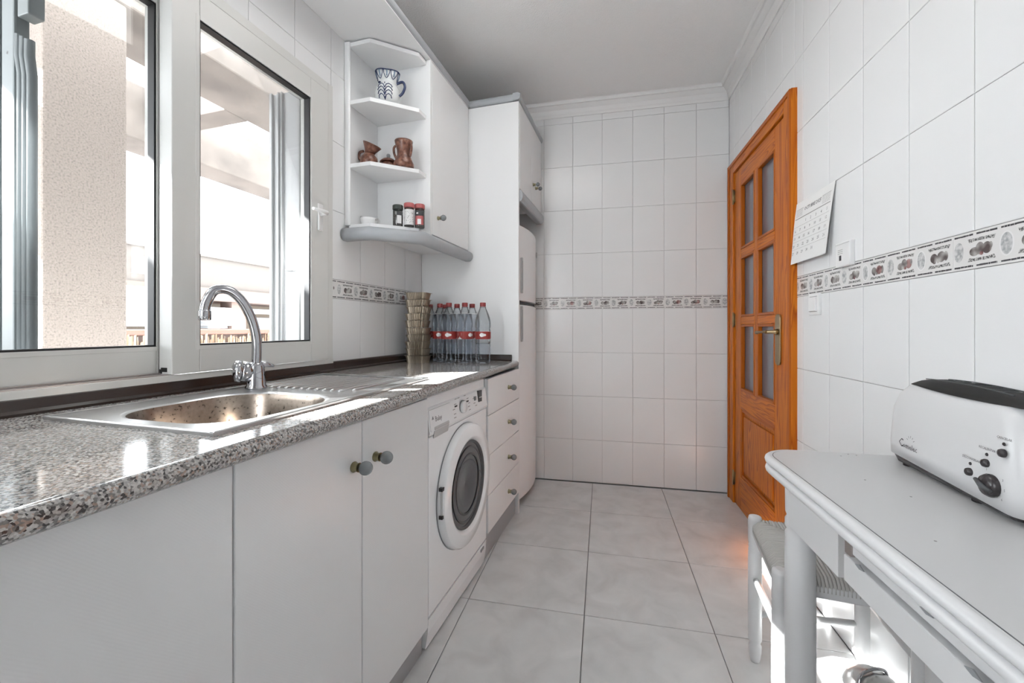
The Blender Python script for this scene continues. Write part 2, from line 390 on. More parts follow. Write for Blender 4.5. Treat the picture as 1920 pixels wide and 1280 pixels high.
# right wall: faces -X ; ux = -Y ... coordinate u = -y
colsR = [-(2.109+.8)+.2*k for k in range(22)]; colsR = [c for c in colsR if c <= 1.5]
colsR = [-YB]+[c for c in colsR if c > -YB+.02]
tile_field(wall_right, colsR, [(-YB, -2.815, 2.04, 9), (-2.815, -1.985, 2.04, 9), (-1.985, 1.5, 0, 9)], lambda u, z: (XR, -u, z), (0,-1,0), (-1,0,0))
border_run(wall_right, -1.985, 1.4, -2.0906, lambda u, z: (XR, -u, z), (0,-1,0), (-1,0,0))
# window wall (local frame): faces +t ; ux = +s
colsL = [1.505+.2*k for k in range(-15, 7)]
tile_field(wall_left, colsL, [(-1.5, WS0, .9, 2.6), (WS0, WS1, WZ1, 2.6), (WS1, 2.82, .9, 2.6)], lambda u, z: (TW, u, z), (0,1,0), (1,0,0))
border_run(wall_left, WS1+.001, 2.28, 1.4233, lambda u, z: (TW, u, z), (0,1,0), (1,0,0))
# floor tiles 0.446 m
fc_x = [-.512+.446*k for k in range(-3, 4)]; fc_y = [2.456+.446*k for k in range(-9, 3)]
for a, b_ in zip(fc_x, fc_x[1:]):
    for c, d in zip(fc_y, fc_y[1:]):
        x0, x1, y0, y1 = max(a,-1.6), min(b_, XR), max(c, Y0), min(d, YB)
        if x1-x0 > .02 and y1-y0 > .02:
            o = put_tile(floor, 'floor_tile', tile_mesh('floor_tile', x1-x0, y1-y0, 'ftile', .0014, .003), Matrix.Translation(((x0+x1)/2, (y0+y1)/2, 0)))
# crown moulding
crown = [(-.006,0),(.006,0),(.010,.014),(.014,.020),(.020,.045),(.045,.066),(.055,.066),(.060,.080),(.066,.085),(-.006,.085)]
mb = MB(); prof = [(YB-a, ZC-.085+h) for a, h in crown]; mb.prism(prof, -1.1, XR, axis=0); build(mb, 'trim_1', 'plaster', kind='structure')
mb = MB(); prof = [(XR-a, ZC-.085+h) for a, h in crown]; mb.prism(prof, Y0, YB, axis=1); build(mb, 'trim_2', 'plaster', kind='structure')

# unseen glowing panel, added under the ceiling as fill light
M['opal'] = mat('fill_light_glow', (.9,.9,.88), .3); bsdf(M['opal']).inputs['Emission Color'].default_value = (1,.985,.96,1); bsdf(M['opal']).inputs['Emission Strength'].default_value = 1.5
gl = thing('added_fill_light', 'added fill light panel out of view under the ceiling', 'fill light', (-.30, 1.32, 2.605))
build(MB().box(-.62, .02, .92, 1.72, 2.585, 2.604, .003), 'housing', 'white', gl)
build(MB().box(-.60, .00, .94, 1.70, 2.53, 2.586, .02), 'diffuser', 'opal', gl)

# ------------------------------------------------------------------ window (sliding, two sashes)
win = thing('window_1', 'white sliding window above the sink', None, (TW, .5, .9), 'L', kind='structure')
del win['label']
mb = MB()
def ring(mb, x0, x1, s0, s1, z0, z1, wl, wr, wb, wt, bev=.002):
    mb.box(x0, x1, s0, s0+wl, z0, z1, bev); mb.box(x0, x1, s1-wr, s1, z0, z1, bev)
    mb.box(x0, x1, s0+wl, s1-wr, z0, z0+wb, bev); mb.box(x0, x1, s0+wl, s1-wr, z1-wt, z1, bev)
ring(mb, -1.36, -1.262, WS0+.001, WS1-.001, WZ0+.001, WZ1-.001, .035, .030, .026, .035)
mb.box(-1.262, -1.256, WS0, 1.50, .897, .925, .001)
build(mb, 'window_frame', 'alu', win)
mb = MB(); mb.box(-1.283, -1.263, WS0+.04, .86, .921, .928, .001); mb.box(-1.300, -1.292, WS0+.04, .86, .921, .931, .001); build(mb, 'rail_track', 'track', win)
def sash(name, t0, t1, s0, s1, z0, z1, side, low, glass_t):
    mb = MB(); ring(mb, t0, t1, s0, s1, z0, z1, side[0], side[1], low, low*1.0)
    o = build(mb, name, 'alu', win)
    a, b_, c, d = s0+side[0], s1-side[1], z0+low, z1-low
    mb = MB(); i = .012; tf = t1
    # glazing bead, stepped back and mitred
    mb.box(tf-.012, tf+.0008, a-i, a, c-i, d+i, .0008); mb.box(tf-.012, tf+.0008, b_, b_+i, c-i, d+i, .0008)
    mb.box(tf-.012, tf+.0008, a, b_, c-i, c, .0008); mb.box(tf-.012, tf+.0008, a, b_, d, d+i, .0008)
    build(mb, 'glazing_bead', 'alu', win, o)
    mb = MB(); ring(mb, glass_t-.004, tf-.004, a-.001, b_+.001, c-.001, d+.001, .006, .006, .006, .006, 0); build(mb, 'gasket', 'gasket', win, o)
    mb = MB(); mb.box(glass_t-.002, glass_t+.002, a+.004, b_-.004, c+.004, d-.004); g = build(mb, 'glass_pane', 'pane', win, o)
    return o
s1_ = sash('sash', -1.300, -1.250, .845, 1.462, .927, 2.055, (.078,.098), .079, -1.275)
s2_ = sash('sash', -1.356, -1.306, .245, .905, .927, 2.055, (.078,.062), .078, -1.331)
mb = MB(); mb.box(-1.2995, -1.288, .8445, .8455, .929, .941, 0); mb.box(-1.292, -1.268, .8440, .8448, .934, .946); build(mb, 'drain_slot', 'black', win, s1_)
mb = MB(); mb.box(-1.2498, -1.242, 1.398, 1.424, 1.455, 1.565, .004); build(mb, 'latch_plate', 'white', win, s1_)
mb = MB(); mb.lathe([(.010,0),(.010,.03),(.008,.034)], (-1.242, 1.410, 1.525), 0, 14); mb.tube([(-1.212,1.410,1.525),(-1.210,1.39,1.526),(-1.208,1.33,1.522)], [.009,.008,.006]); build(mb, 'latch_handle', 'white', win, s1_)

# ------------------------------------------------------------------ what stands outside
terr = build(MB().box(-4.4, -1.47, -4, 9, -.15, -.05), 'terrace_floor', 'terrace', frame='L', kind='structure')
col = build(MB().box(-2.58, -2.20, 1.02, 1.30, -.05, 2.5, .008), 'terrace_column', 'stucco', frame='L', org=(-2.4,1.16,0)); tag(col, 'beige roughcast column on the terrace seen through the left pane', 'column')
per = thing('pergola', 'stained concrete pergola beams over the terrace outside', 'pergola', (-3, 1, 2.5), 'L')
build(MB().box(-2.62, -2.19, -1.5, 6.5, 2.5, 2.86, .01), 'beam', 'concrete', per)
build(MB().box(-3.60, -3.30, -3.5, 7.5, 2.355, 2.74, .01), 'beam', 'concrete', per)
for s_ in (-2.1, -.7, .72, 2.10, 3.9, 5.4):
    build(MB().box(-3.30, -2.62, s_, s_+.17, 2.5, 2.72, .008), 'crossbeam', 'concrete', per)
par = thing('terrace_parapet', 'rendered terrace parapet wall with terracotta coping', 'wall', (-4.3, 2, 0), 'L')
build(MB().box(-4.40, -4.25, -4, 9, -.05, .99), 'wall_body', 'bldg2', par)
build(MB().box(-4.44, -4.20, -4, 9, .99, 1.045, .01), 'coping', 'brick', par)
mb = MB(); rr = random.Random(3)
for k in range(1400):
    s_ = -3.5+12*k/1400+rr.uniform(-.004,.004); h = .985+rr.uniform(-.05,.02); w_ = rr.uniform(.003,.006); t_ = -4.19+rr.uniform(-.012,.012)
    mb.quad([(t_,s_-w_,.0),(t_,s_+w_,.0),(t_+rr.uniform(-.01,.01),s_+w_*.6+rr.uniform(-.02,.02),h),(t_,s_-w_*.4,h-.01)])
    mb.quad([(t_-.004,s_,.0),(t_+.004,s_,.0),(t_+.004,s_+.006,h)])
br = build(mb, 'brushwood_screen', 'reed', frame='L', org=(-4.19,2,0)); tag(br, 'dry brushwood screening fixed along the terrace parapet', 'screen'); br['kind'] = 'stuff'
# house opposite, nine metres away
hb = thing('house_opposite', 'pale flat roofed house across the street beyond the terrace', 'house', (-9, 7, 0), 'L')
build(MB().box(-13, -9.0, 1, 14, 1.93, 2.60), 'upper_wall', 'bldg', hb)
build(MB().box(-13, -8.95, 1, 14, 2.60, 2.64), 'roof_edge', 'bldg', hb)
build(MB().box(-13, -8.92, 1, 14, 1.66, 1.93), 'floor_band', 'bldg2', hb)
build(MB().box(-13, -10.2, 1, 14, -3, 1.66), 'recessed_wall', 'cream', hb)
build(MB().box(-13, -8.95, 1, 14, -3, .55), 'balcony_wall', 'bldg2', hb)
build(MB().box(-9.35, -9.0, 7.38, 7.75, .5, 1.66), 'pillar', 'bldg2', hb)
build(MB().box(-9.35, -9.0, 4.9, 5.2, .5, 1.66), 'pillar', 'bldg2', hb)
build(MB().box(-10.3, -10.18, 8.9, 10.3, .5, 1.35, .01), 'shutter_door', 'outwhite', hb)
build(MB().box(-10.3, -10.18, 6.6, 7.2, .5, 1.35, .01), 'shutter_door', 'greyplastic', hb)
mb = MB(); mb.box(-9.5, -9.3, 7.9, 13, 1.42, 1.54, .01); build(mb, 'blind_cassette', 'outwhite', hb)
ac = thing('air_conditioner', 'white outdoor air conditioner unit on the house across the street', 'air conditioner', (-9.3, 7.0, 1.1), 'L')
build(MB().box(-9.45, -9.0, 6.84, 7.42, 1.11, 1.52, .015), 'casing', 'outwhite', ac)
mb = MB()
for k in range(9): mb.box(-9.44+.047*k, -9.42+.047*k, 6.825, 6.84, 1.15, 1.48)
build(mb, 'side_grille', 'greyplastic', ac)
build(MB().box(-9.4, -9.1, 6.9, 7.36, 1.05, 1.11), 'bracket', 'greyplastic', ac)
o = build(MB().box(-9.2, -8.98, 5.38, 5.68, 2.08, 2.42, .02), 'ventilation_box', 'outwhite', frame='L', org=(-9.1,5.55,2.1)); tag(o, 'white box mounted on the upper wall beyond the terrace', 'box')
for (s_, lab) in ((6.78, 'left rooftop louvred vent on the house opposite'), (7.95, 'right rooftop louvred vent on the house opposite')):
    v = thing('roof_vent', lab, 'vent', (-9.6, s_, 2.64), 'L', 'rooftop vents')
    for k in range(3): build(MB().box(-9.75, -9.45, s_-.14, s_+.14, 2.70+.075*k, 2.73+.075*k), 'louvre', 'ltgrey', v)
    for a in (-.12,.12):
        for b_ in (-9.73,-9.47): build(MB().box(b_-.01, b_+.01, s_+a-.01, s_+a+.01, 2.64, 2.88), 'post', 'ltgrey', v)
mb = MB(); mb.prism([(-9.0,1.90),(-9.0,1.87),(-8.2,1.24),(-8.2,1.27)], 4.2, 6.02, axis=1); 
for k in range(18): mb.box(-8.21, -8.19, 4.2+k*.101, 4.29+k*.101, 1.09, 1.24)
o = build(mb, 'striped_awning', 'awning', frame='L', org=(-8.6,5.1,1.2)); tag(o, 'mauve and white striped awning on the house opposite', 'awning')
# folded exterior shutters at both sides of the opening
sh = thing('folded_shutter', 'blue grey folded shutter outside the left window pane', 'shutter', (-1.45, .6, .93), 'L')
build(MB().box(-1.62, -1.46, .60, .625, .93, 2.3, .003), 'post', 'shutter', sh)
build(MB().box(-1.455, -1.405, .602, .63, .93, 2.3, .004), 'post', 'shutter', sh)
build(MB().box(-1.40, -1.358, .605, .635, 1.79, 2.3, .003), 'stop_block', 'shutter', sh)
for k in range(3):
    t_ = -1.396+.019*k; mb = MB(); mb.tube([(t_,.612,.93),(t_,.612,1.66-.006*k),(t_+.004,.606,1.70-.006*k),(t_+.004,.606,1.745-.01*k)], .0095, 8); build(mb, 'rib', 'shutter', sh)
for z_ in (1.71, 1.28): build(MB().lathe([(.004,0),(.004,.006),(.002,.008)], (-1.43,.602,z_), 1, 10), 'screw', 'greyplastic', sh)
sh = thing('shutter_leaf', 'white exterior shutter leaf standing outside the right window pane', 'shutter', (-1.45, 1.43, .95), 'L')
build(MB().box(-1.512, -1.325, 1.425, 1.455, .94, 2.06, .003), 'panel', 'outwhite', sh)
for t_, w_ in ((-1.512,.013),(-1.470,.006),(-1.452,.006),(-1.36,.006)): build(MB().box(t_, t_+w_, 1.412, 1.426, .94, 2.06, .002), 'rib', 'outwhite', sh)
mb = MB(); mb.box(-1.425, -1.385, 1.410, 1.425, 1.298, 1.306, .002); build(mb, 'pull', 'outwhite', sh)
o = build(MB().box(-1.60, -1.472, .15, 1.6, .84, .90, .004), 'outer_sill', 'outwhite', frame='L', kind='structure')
o.name = 'trim_3'

# ------------------------------------------------------------------ countertop
def tcf(s): return -.601-.0245*(s-.25)        # front edge runs very slightly askew
ct = thing('countertop', 'speckled grey and pink granite worktop with rounded front edge', 'worktop', (-.95, 1.1, .84), 'L')
mb = MB(); SB = [(-1.147,.540),(-.720,.540),(-.735,1.36),(-1.19,1.36)]
# slab as three pieces round the sink cut-out, then the half-round nosing
def poly_slab(mb, pts, z0, z1, mi=0): mb.prism(pts, z0, z1, 2, mi=mi)
poly_slab(mb, [(TW,-1.3),(tcf(-1.3)-.016,-1.3),(tcf(.575)-.016,.575),(TW,.575)], .838, .872)
poly_slab(mb, [(TW,.945),(tcf(.945)-.016,.945),(tcf(2.289)-.016,2.289),(TW,2.289)], .838, .872)
poly_slab(mb, [(TW,.575),(-1.075,.575),(-1.075,.945),(TW,.945)], .838, .872)
poly_slab(mb, [(-.748,.575),(tcf(.575)-.016,.575),(tcf(.945)-.016,.945),(-.748,.945)], .838, .872)
build(mb, 'slab', 'granite', ct)
mb = MB(); pr = [(-.016+.016*math.sin(a), .855+.017*math.cos(a)) for a in [PI*k/10 for k in range(11)]]
rings = []
for s_ in (-1.3, 2.289): rings.append([mb.bm.verts.new((tcf(s_)+a, s_, z)) for a, z in pr])
for i in range(10):
    f = mb.bm.faces.new((rings[0][i], rings[0][i+1], rings[1][i+1], rings[1][i])); f.smooth = True
mb._cap(rings[1], 0)
build(mb, 'front_edge', 'granite', ct)
mb = MB(); mb.prism([(TW+.001,.872),(TW+.030,.872),(TW+.030,.878),(TW+.022,.884),(TW+.018,.905),(TW+.012,.912),(TW+.001,.914)], -1.3, 2.288, axis=1)
o = build(mb, 'splash_strip', 'brownstrip', frame='L', org=(TW,.5,.872)); tag(o, 'dark brown sealing strip along the back of the worktop under the window', 'strip')
mb = MB(); mb.box(TW+.035, tcf(2.28)-.04, 2.268, 2.288, .872, .906, .004)
o = build(mb, 'end_strip', 'brownstrip', frame='L', org=(-1,2.28,.872)); tag(o, 'short dark strip against the tall white panel behind the bottles', 'strip')

# ------------------------------------------------------------------ sink
sk = thing('sink', 'stainless steel inset sink with a single bowl and ribbed drainer', 'sink', (-.95, .95, .872), 'L')
def rrect(cx, cy, a, b_, r, n=8):
    out = []
    for (sx, sy, st) in ((1,1,0),(-1,1,1),(-1,-1,2),(1,-1,3)):
        for k in range(n+1):
            an = PI/2*st+PI/2*k/n; out.append((cx+sx*(a-r)+r*math.cos(an), cy+sy*(b_-r)+r*math.sin(an)))
    return out
bw = rrect(-.905, .752, .163, .168, .10, 8)           # bowl opening (t,s)
ou = [(-.697,.537),(-.727,1.36),(-1.185,1.36),(-1.158,.537)]
mb = MB()
# outer rim loop sampled to match the bowl loop
def edge_pt(cx, cy, ang, poly):
    d = (math.cos(ang), math.sin(ang)); best = None
    for i in range(len(poly)):
        x1, y1 = poly[i]; x2, y2 = poly[(i+1)%len(poly)]; ex, ey = x2-x1, y2-y1
        den = d[0]*ey-d[1]*ex
        if abs(den) < 1e-9: continue
        t = ((x1-cx)*ey-(y1-cy)*ex)/den; u = ((x1-cx)*d[1]-(y1-cy)*d[0])/den
        if t > 0 and -1e-6 <= u <= 1+1e-6 and (best is None or t < best): best = t
    return (cx+d[0]*best, cy+d[1]*best)
left_poly = [(-.697,.537),(-.709,.935),(-1.1705,.935),(-1.158,.537)]
cx, cy = -.915, .745
angs = sorted([math.atan2(y-cy, x-cx) for x, y in bw]+[math.atan2(y-cy, x-cx) for x, y in left_poly])
inner = [edge_pt(cx, cy, a, bw) for a in angs]; outer = [edge_pt(cx, cy, a, left_poly) for a in angs]
n = len(angs)
def loop(pts, z, sc=1, c=(0,0)): return [mb.bm.verts.new((c[0]+(x-c[0])*sc, c[1]+(y-c[1])*sc, z)) for x, y in pts]
def bridge(a, b_, mi=0, sm=True):
    for i in range(len(a)):
        f = mb.bm.faces.new((a[i], a[(i+1)%len(a)], b_[(i+1)%len(b_)], b_[i])); f.smooth = sm; f.material_index = mi
L0 = loop(outer, .8785); L1 = loop(inner, .8775, 1.05, (cx,cy)); L2 = loop(inner, .8745); bridge(L0, L1, sm=False); bridge(L1, L2)
# drainer side plate, raised rim along the edges
build_r = mb
mb.prism([(-.709,.935),(-.727,1.36),(-1.185,1.36),(-1.1705,.935)], .8722, .8755)
for a, b_ in (((-.697,.537),(-.727,1.36)),((-.727,1.36),(-1.185,1.36)),((-1.185,1.36),(-1.158,.537)),((-1.158,.537),(-.697,.537))):
    av, bv = Vector((*a,0)), Vector((*b_,0)); d = (bv-av).normalized(); nrm = Vector((-d.y,d.x,0))*.010
    if (av+nrm-Vector((-.94,.95,0))).length > (av-nrm-Vector((-.94,.95,0))).length: nrm = -nrm
    mb._new([(*av.xy,.872),(*bv.xy,.872),(*(bv+nrm).xy,.879),(*(av+nrm).xy,.879),(*av.xy,.8775),(*bv.xy,.8775),(*(av+nrm*.3).xy,.880),(*(bv+nrm*.3).xy,.880)], [(0,1,5,4),(4,5,7,6),(6,7,2,3)])
build(mb, 'rim', 'steel', sk)
mb = MB(); a0 = loop(inner, .8746); a1 = loop(inner, .862, .97, (cx,cy)); a2 = loop(inner, .78, .93, (cx,cy)); a3 = loop(inner, .745, .86, (cx,cy)); a4 = loop(inner, .735, .6, (cx,cy)); a5 = loop(inner, .732, .12, (cx,cy))
for p, q in ((a0,a1),(a1,a2),(a2,a3),(a3,a4),(a4,a5)): bridge(p, q)
mb._cap(a5, 0)
build(mb, 'bowl', 'bowl', sk)
build(MB().lathe([(.035,0),(.04,.003),(.03,.004),(.0,.002)], (cx,cy,.733), n=20), 'drain', 'chrome', sk)
for k in range(13):
    t_ = -1.13+.028*k; s0 = 1.005 if k < 12 else 1.03
    build(MB().tube([(t_,s0,.8745),(t_,s0+.01,.8775),(t_-.006,1.305,.8775),(t_-.006,1.315,.8745)], .0045, 8), 'drainer_rib', 'steel', sk)

# faucet
fx, fs = -1.110, .990
fa = thing('kitchen_tap', 'chrome mixer tap with tall curved spout behind the sink', 'tap', (fx, fs, .876), 'L')
build(MB().lathe([(.030,0),(.030,.004),(.026,.010),(.024,.04),(.022,.065),(.018,.074),(.014,.078)], (fx,fs,.876), n=28), 'body', 'chrome', fa)
pts = bez([(fx,fs,.945),(fx+.001,fs,1.02),(fx-.005,fs-.012,1.085),(fx-.018,fs-.035,1.14),(fx-.035,fs-.062,1.168),(fx-.055,fs-.088,1.165),(fx-.066,fs-.103,1.13),(fx-.067,fs-.107,1.105)], 6)
build(MB().tube([Vector(p) for p in pts], .0135, 16), 'spout', 'chrome', fa)
build(MB().lathe([(.0145,0),(.0155,.002),(.0155,.026),(.0135,.030)], (fx-.067,fs-.107,1.080), n=20), 'aerator', 'chrome', fa)
mb = MB(); mb.tube([(fx,fs,.925),(fx-.012,fs-.018,.927),(fx-.022,fs-.032,.930)], [.014,.029,.030], 18); mb.tube([(fx-.023,fs-.034,.930),(fx-.030,fs-.045,.931),(fx-.034,fs-.051,.931)], [.033,.030,.016], 18); build(mb, 'control_knob', 'chrome', fa)
mb = MB(); mb.tube([(fx,fs,.945),(fx+.012,fs+.022,.947),(fx+.024,fs+.042,.940)], [.012,.009,.004], 12); build(mb, 'side_lever', 'chrome', fa)

# ------------------------------------------------------------------ base cabinets
def knob(root, parent, t, s, z, r=.0165, ball='knobgrey', stem='brass'):
    k = build(MB().sphere((t+.030, s, z), r), 'knob', ball, root, parent)
    return k
def knob_base(root, parent, t, s, z, r=.0125):
    return build(MB().lathe([(r,0),(r*1.05,.003),(r*.75,.007),(r*.8,.012),(r*.9,.016)], (t, s, z), 0, 18), 'knob_base', 'brass', root, parent)
DF = -.650
def base_cabinet(s0, s1, label, doors, seed=0):
    c = thing('base_cabinet', label, 'cabinet', (-.95, (s0+s1)/2, 0), 'L')
    mb = MB(); mb.box(-1.25, DF-.02, s0+.001, s0+.017, .09, .700); mb.box(-1.25, DF-.02, s1-.017, s1-.001, .09, .700); mb.box(-1.25, DF-.02, s0+.017, s1-.017, .09, .106); mb.box(-1.25, -1.24, s0+.017, s1-.017, .106, .700)
    mb.box(DF-.05, DF-.02, s0+.001, s1-.001, .700, .836)
    build(mb, 'carcass', 'cab', c)
    build(MB().box(DF-.038, DF-.024, s0+.001, s1-.001, 0, .088), 'plinth', 'plinth', c)
    for (a, b_, k) in doors:
        d = build(MB().box(DF-.019, DF, a+.0015, b_-.0015, .090, .830, .0025), 'door', 'cabtex', c)
        if k is not None:
            knob_base(c, d, DF, k, .727); knob(c, d, DF+.004, k, .727)
    return c
base_cabinet(-.30, .537, 'plain white base cabinet nearest the camera without a handle', [(-.30,.115,None),(.115,.537,None)])
base_cabinet(.537, 1.218, 'white two door base cabinet with grey ball knobs beside the washing machine', [(.537,.878,.845),(.878,1.216,.930)])
build_ = base_cabinet(-1.3, -.30, 'white base cabinet behind the camera at the worktop start', [(-1.3,-.8,None),(-.8,-.30,None)])

# drawer unit
du = thing('drawer_unit', 'narrow white four drawer unit between washing machine and fridge panel', 'drawers', (-.95, 2.03, 0), 'L')
D0, D1 = 1.778, 2.285
mb = MB(); mb.box(-1.25, DF-.02, D0+.001, D0+.017, .12, .835); mb.box(-1.25, DF-.02, D1-.017, D1-.001, .12, .835); mb.box(-1.25, DF-.02, D0+.017, D1-.017, .12, .136); mb.box(-1.25, -1.24, D0+.017, D1-.017, .136, .835); build(mb, 'carcass', 'cab', du)
build(MB().box(-1.2, DF-.024, D0+.001, D1-.001, 0, .118), 'plinth', 'plinth', du)
zs = [.125,.297,.478,.660,.828]
for i in range(4):
    d = build(MB().box(DF-.019, DF, D0+.0015, D1-.002, zs[i]+.0018, zs[i+1]-.0008, .002), 'drawer', 'cab', du)
    zk = (.206,.386,.569,.749)[i]; knob_base(du, d, DF, 2.085, zk, .011); knob(du, d, DF, 2.085, zk, .0150)

# ------------------------------------------------------------------ washing machine
wm = thing('washing_machine', 'white front loading washing machine under the worktop', 'washing machine', (-.95, 1.5, 0), 'L')
W0, W1, WF = 1.228, 1.770, -.655
build(MB().box(-1.22, WF-.012, W0, W1, .075, .832, .006), 'body', 'whitemetal', wm)
mb = MB(); mb.box(WF-.012, WF, W0, W1, .110, .700, .006); build(mb, 'front_panel', 'whitemetal', wm)
build(MB().prism([(WF-.03,.006),(WF-.012,.006),(WF-.004,.060),(WF-.001,.106),(WF-.03,.106)], W0, W1, axis=1, bev=.002), 'kick_plate', 'whitemetal', wm)
build(MB().box(WF-.002, WF+.001, 1.70, 1.735, .083, .094), 'plinth_slot', 'greyplastic', wm)
cp = build(MB().prism([(WF-.012,.703),(WF+.001,.703),(WF+.004,.712),(WF-.006,.788),(WF-.022,.806),(WF-.03,.806)], W0, W1, axis=1, bev=.001), 'control_panel', 'whitemetal', wm)
build(MB().prism([(WF-.03,.809),(WF-.022,.809),(WF-.030,.832),(WF-.05,.832)], W0, W1, axis=1), 'top_cover', 'white', wm)
def cpx(s, z, off=.0006): return (WF+.004-(z-.712)*.10/.76+off, s, z)       # point on the sloping panel
dr = build(MB().prism([(WF-.006,.716),(WF+.0062,.716),(WF-.0028,.786),(WF-.012,.786)], W0+.006, 1.398, axis=1, bev=.0015), 'detergent_drawer', 'whitemetal', wm)
mb = MB(); mb.prism([(WF-.002,.690),(WF+.0015,.690),(WF+.0070,.722),(WF+.002,.735)], W0+.03, 1.37, axis=1, bev=.001); build(mb, 'drawer_pull', 'ltgrey', wm)
mb = MB(); mb.prism([(1.245,.752),(1.254,.764),(1.263,.752),(1.254,.740)], WF+.0002, WF+.0014, axis=0); o_ = build(mb, 'logo_mark', 'greyplastic', wm)
def WT(items, name, mk, dx=0):
    mb = MB(); text_mb(items, mb, 0, lambda x, y: cpx(x, y, .0034+dx)); return build(mb, name, mk, wm)
WT([('Balay', .024, 1.269, .744, 'LEFT')], 'lettering', 'ink', .0)
mb = MB(); mb.lathe([(.024,0),(.024,.010),(.021,.013),(.0,.013)], cpx(1.500,.752), 0, 26); pk = build(mb, 'program_dial', 'whitemetal', wm)
mb = MB(); mb.lathe([(.0235,0),(.0265,0),(.0265,.0008),(.0235,.0008)], cpx(1.500,.752,.001), 0, 30, close=False); build(mb, 'dial_ring', 'greyplastic', wm)
mb = MB(); mb.box(cpx(1.5,.775)[0]+.001, cpx(1.5,.775)[0]+.013, 1.497, 1.503, .770, .777); build(mb, 'dial_pointer', 'greyplastic', wm)
mb = MB()
rr = random.Random(5)
for (s_, z_) in [(1.425,.755),(1.430,.738),(1.428,.725),(1.440,.772),(1.56,.775),(1.57,.755),(1.565,.742),(1.57,.728),(1.45,.79),(1.475,.79),(1.535,.79),(1.62,.765),(1.625,.745),(1.64,.733)]:
    x = cpx(s_, z_, .0006)[0]; mb.quad([(x,s_-.010,z_-.0016),(x,s_+.010,z_-.0016),(x,s_+.010,z_+.0016),(x,s_-.010,z_+.0016)])
build(mb, 'program_print', 'inkgrey', wm)['kind'] = 'stuff'
for s_ in (1.445,1.555): build(MB().box(cpx(s_,.765)[0], cpx(s_,.765)[0]+.001, s_-.011, s_+.011, .761, .767), 'print_mark', 'ink', wm)
build(MB().box(cpx(1.632,.765)[0]-.003, cpx(1.632,.765)[0]+.006, 1.624, 1.640, .755, .772, .002), 'start_button', 'greyplastic', wm)
mb = MB(); mb.prism([(1.668,.742),(1.706,.740),(1.706,.788),(1.668,.790)], WF-.006, WF+.0024, axis=0); build(mb, 'display', 'rubber', wm)
build(MB().prism([(1.671,.758),(1.703,.757),(1.703,.762),(1.671,.763)], WF+.001, WF+.0032, axis=0), 'display_line', 'ltgrey', wm)
DC = (WF, 1.513, .452)
dd = build(MB().lathe([(.230,0),(.233,.004),(.231,.020),(.226,.027),(.2255,.0275),(.182,.0325),(.1815,.0325),(.172,.028),(.166,.018),(.160,.004)], DC, 0, 64), 'door', 'whitemetal', wm)
build(MB().lathe([(.2345,0),(.2345,.003),(.228,.003)], DC, 0, 64), 'door_seal_ring', 'greyplastic', wm, dd)
build(MB().lathe([(.167,.019),(.165,.024),(.158,.020),(.155,.010)], DC, 0, 56, close=False), 'glass_ring', 'rubber', wm, dd)
build(MB().lathe([(.159,.016),(.128,.021),(.064,.012),(.0,.006)], DC, 0, 56, close=False), 'glass', 'drum', wm, dd)
mb = MB()
for r_ in (.136,.108): mb.lathe([(r_,.0205),(r_+.004,.0218),(r_+.008,.0205)], DC, 0, 48, close=False)
build(mb, 'glass_step', 'rubber', wm, dd)
for z_ in (.512,.418): build(MB().box(WF+.010, WF+.024, 1.278, 1.296, z_-.006, z_+.006, .001), 'handle_notch', 'dark', wm, dd)
build(MB().box(WF+.016, WF+.022, 1.279, 1.289, .425, .505, .002), 'door_handle', 'ltgrey', wm, dd)
for s_ in (W0+.05, W1-.05): build(MB().lathe([(.02,0),(.02,.05),(.012,.075)], (-.74, s_, 0), n=14), 'foot', 'greyplastic', wm)
for s_ in (W0+.05, W1-.05): build(MB().lathe([(.02,0),(.02,.05),(.012,.075)], (-1.15, s_, 0), n=14), 'foot', 'greyplastic', wm)

# ------------------------------------------------------------------ tall cabinet round the fridge
tc = thing('tall_cabinet', 'tall white cabinet panel and cupboard enclosing the fridge', 'cabinet', (-.95, 2.55, 0), 'L')
build(MB().box(-1.27, -.653, 2.290, 2.308, .0, 2.350, .001), 'side_panel', 'cab', tc)
mb = MB(); mb.box(-1.25, -.672, 2.309, 2.825, 1.855, 1.873); mb.box(-1.25, -.672, 2.309, 2.825, 2.332, 2.350); mb.box(-1.25, -1.235, 2.309, 2.825, 1.873, 2.332); mb.box(-1.235, -.672, 2.808, 2.825, 1.873, 2.332); build(mb, 'carcass', 'cab', tc)
d = build(MB().box(-.671, -.651, 2.310, 2.575, 1.858, 2.350, .002), 'door', 'cab', tc); knob_base(tc, d, -.651, 2.625, 1.982, .010)
d2 = build(MB().box(-.671, -.651, 2.578, 2.852, 1.858, 2.350, .002), 'door', 'cab', tc)
knob(tc, d, -.651, 2.632, 1.984, .013); knob_base(tc, d2, -.651, 2.690, 1.980, .010); knob(tc, d2, -.651, 2.697, 1.978, .013)
def mould_prof(x0, z0, w_, h, n=8): return [(x0-.03,z0)]+[(x0+w_*math.sin(PI*k/n), z0+h/2-h/2*math.cos(PI*k/n)) for k in range(n+1)]+[(x0-.03,z0+h)]
build(MB().prism(mould_prof(-.654,1.783,.020,.070), 2.310, 2.860, axis=1), 'light_pelmet', 'greytrim', tc)
# cornice: along the panel top, then over the doors
build(MB().prism(mould_prof(-.655,2.353,.014,.040), 2.276, 2.870, axis=1), 'cornice', 'greytrim', tc)
mb = MB(); mb.prism([(2.320,2.353)]+[(2.290-.014*math.sin(PI*k/8), 2.373-.020*math.cos(PI*k/8)) for k in range(9)]+[(2.320,2.393)], -.95, -.641, axis=0); build(mb, 'cornice', 'greytrim', tc)

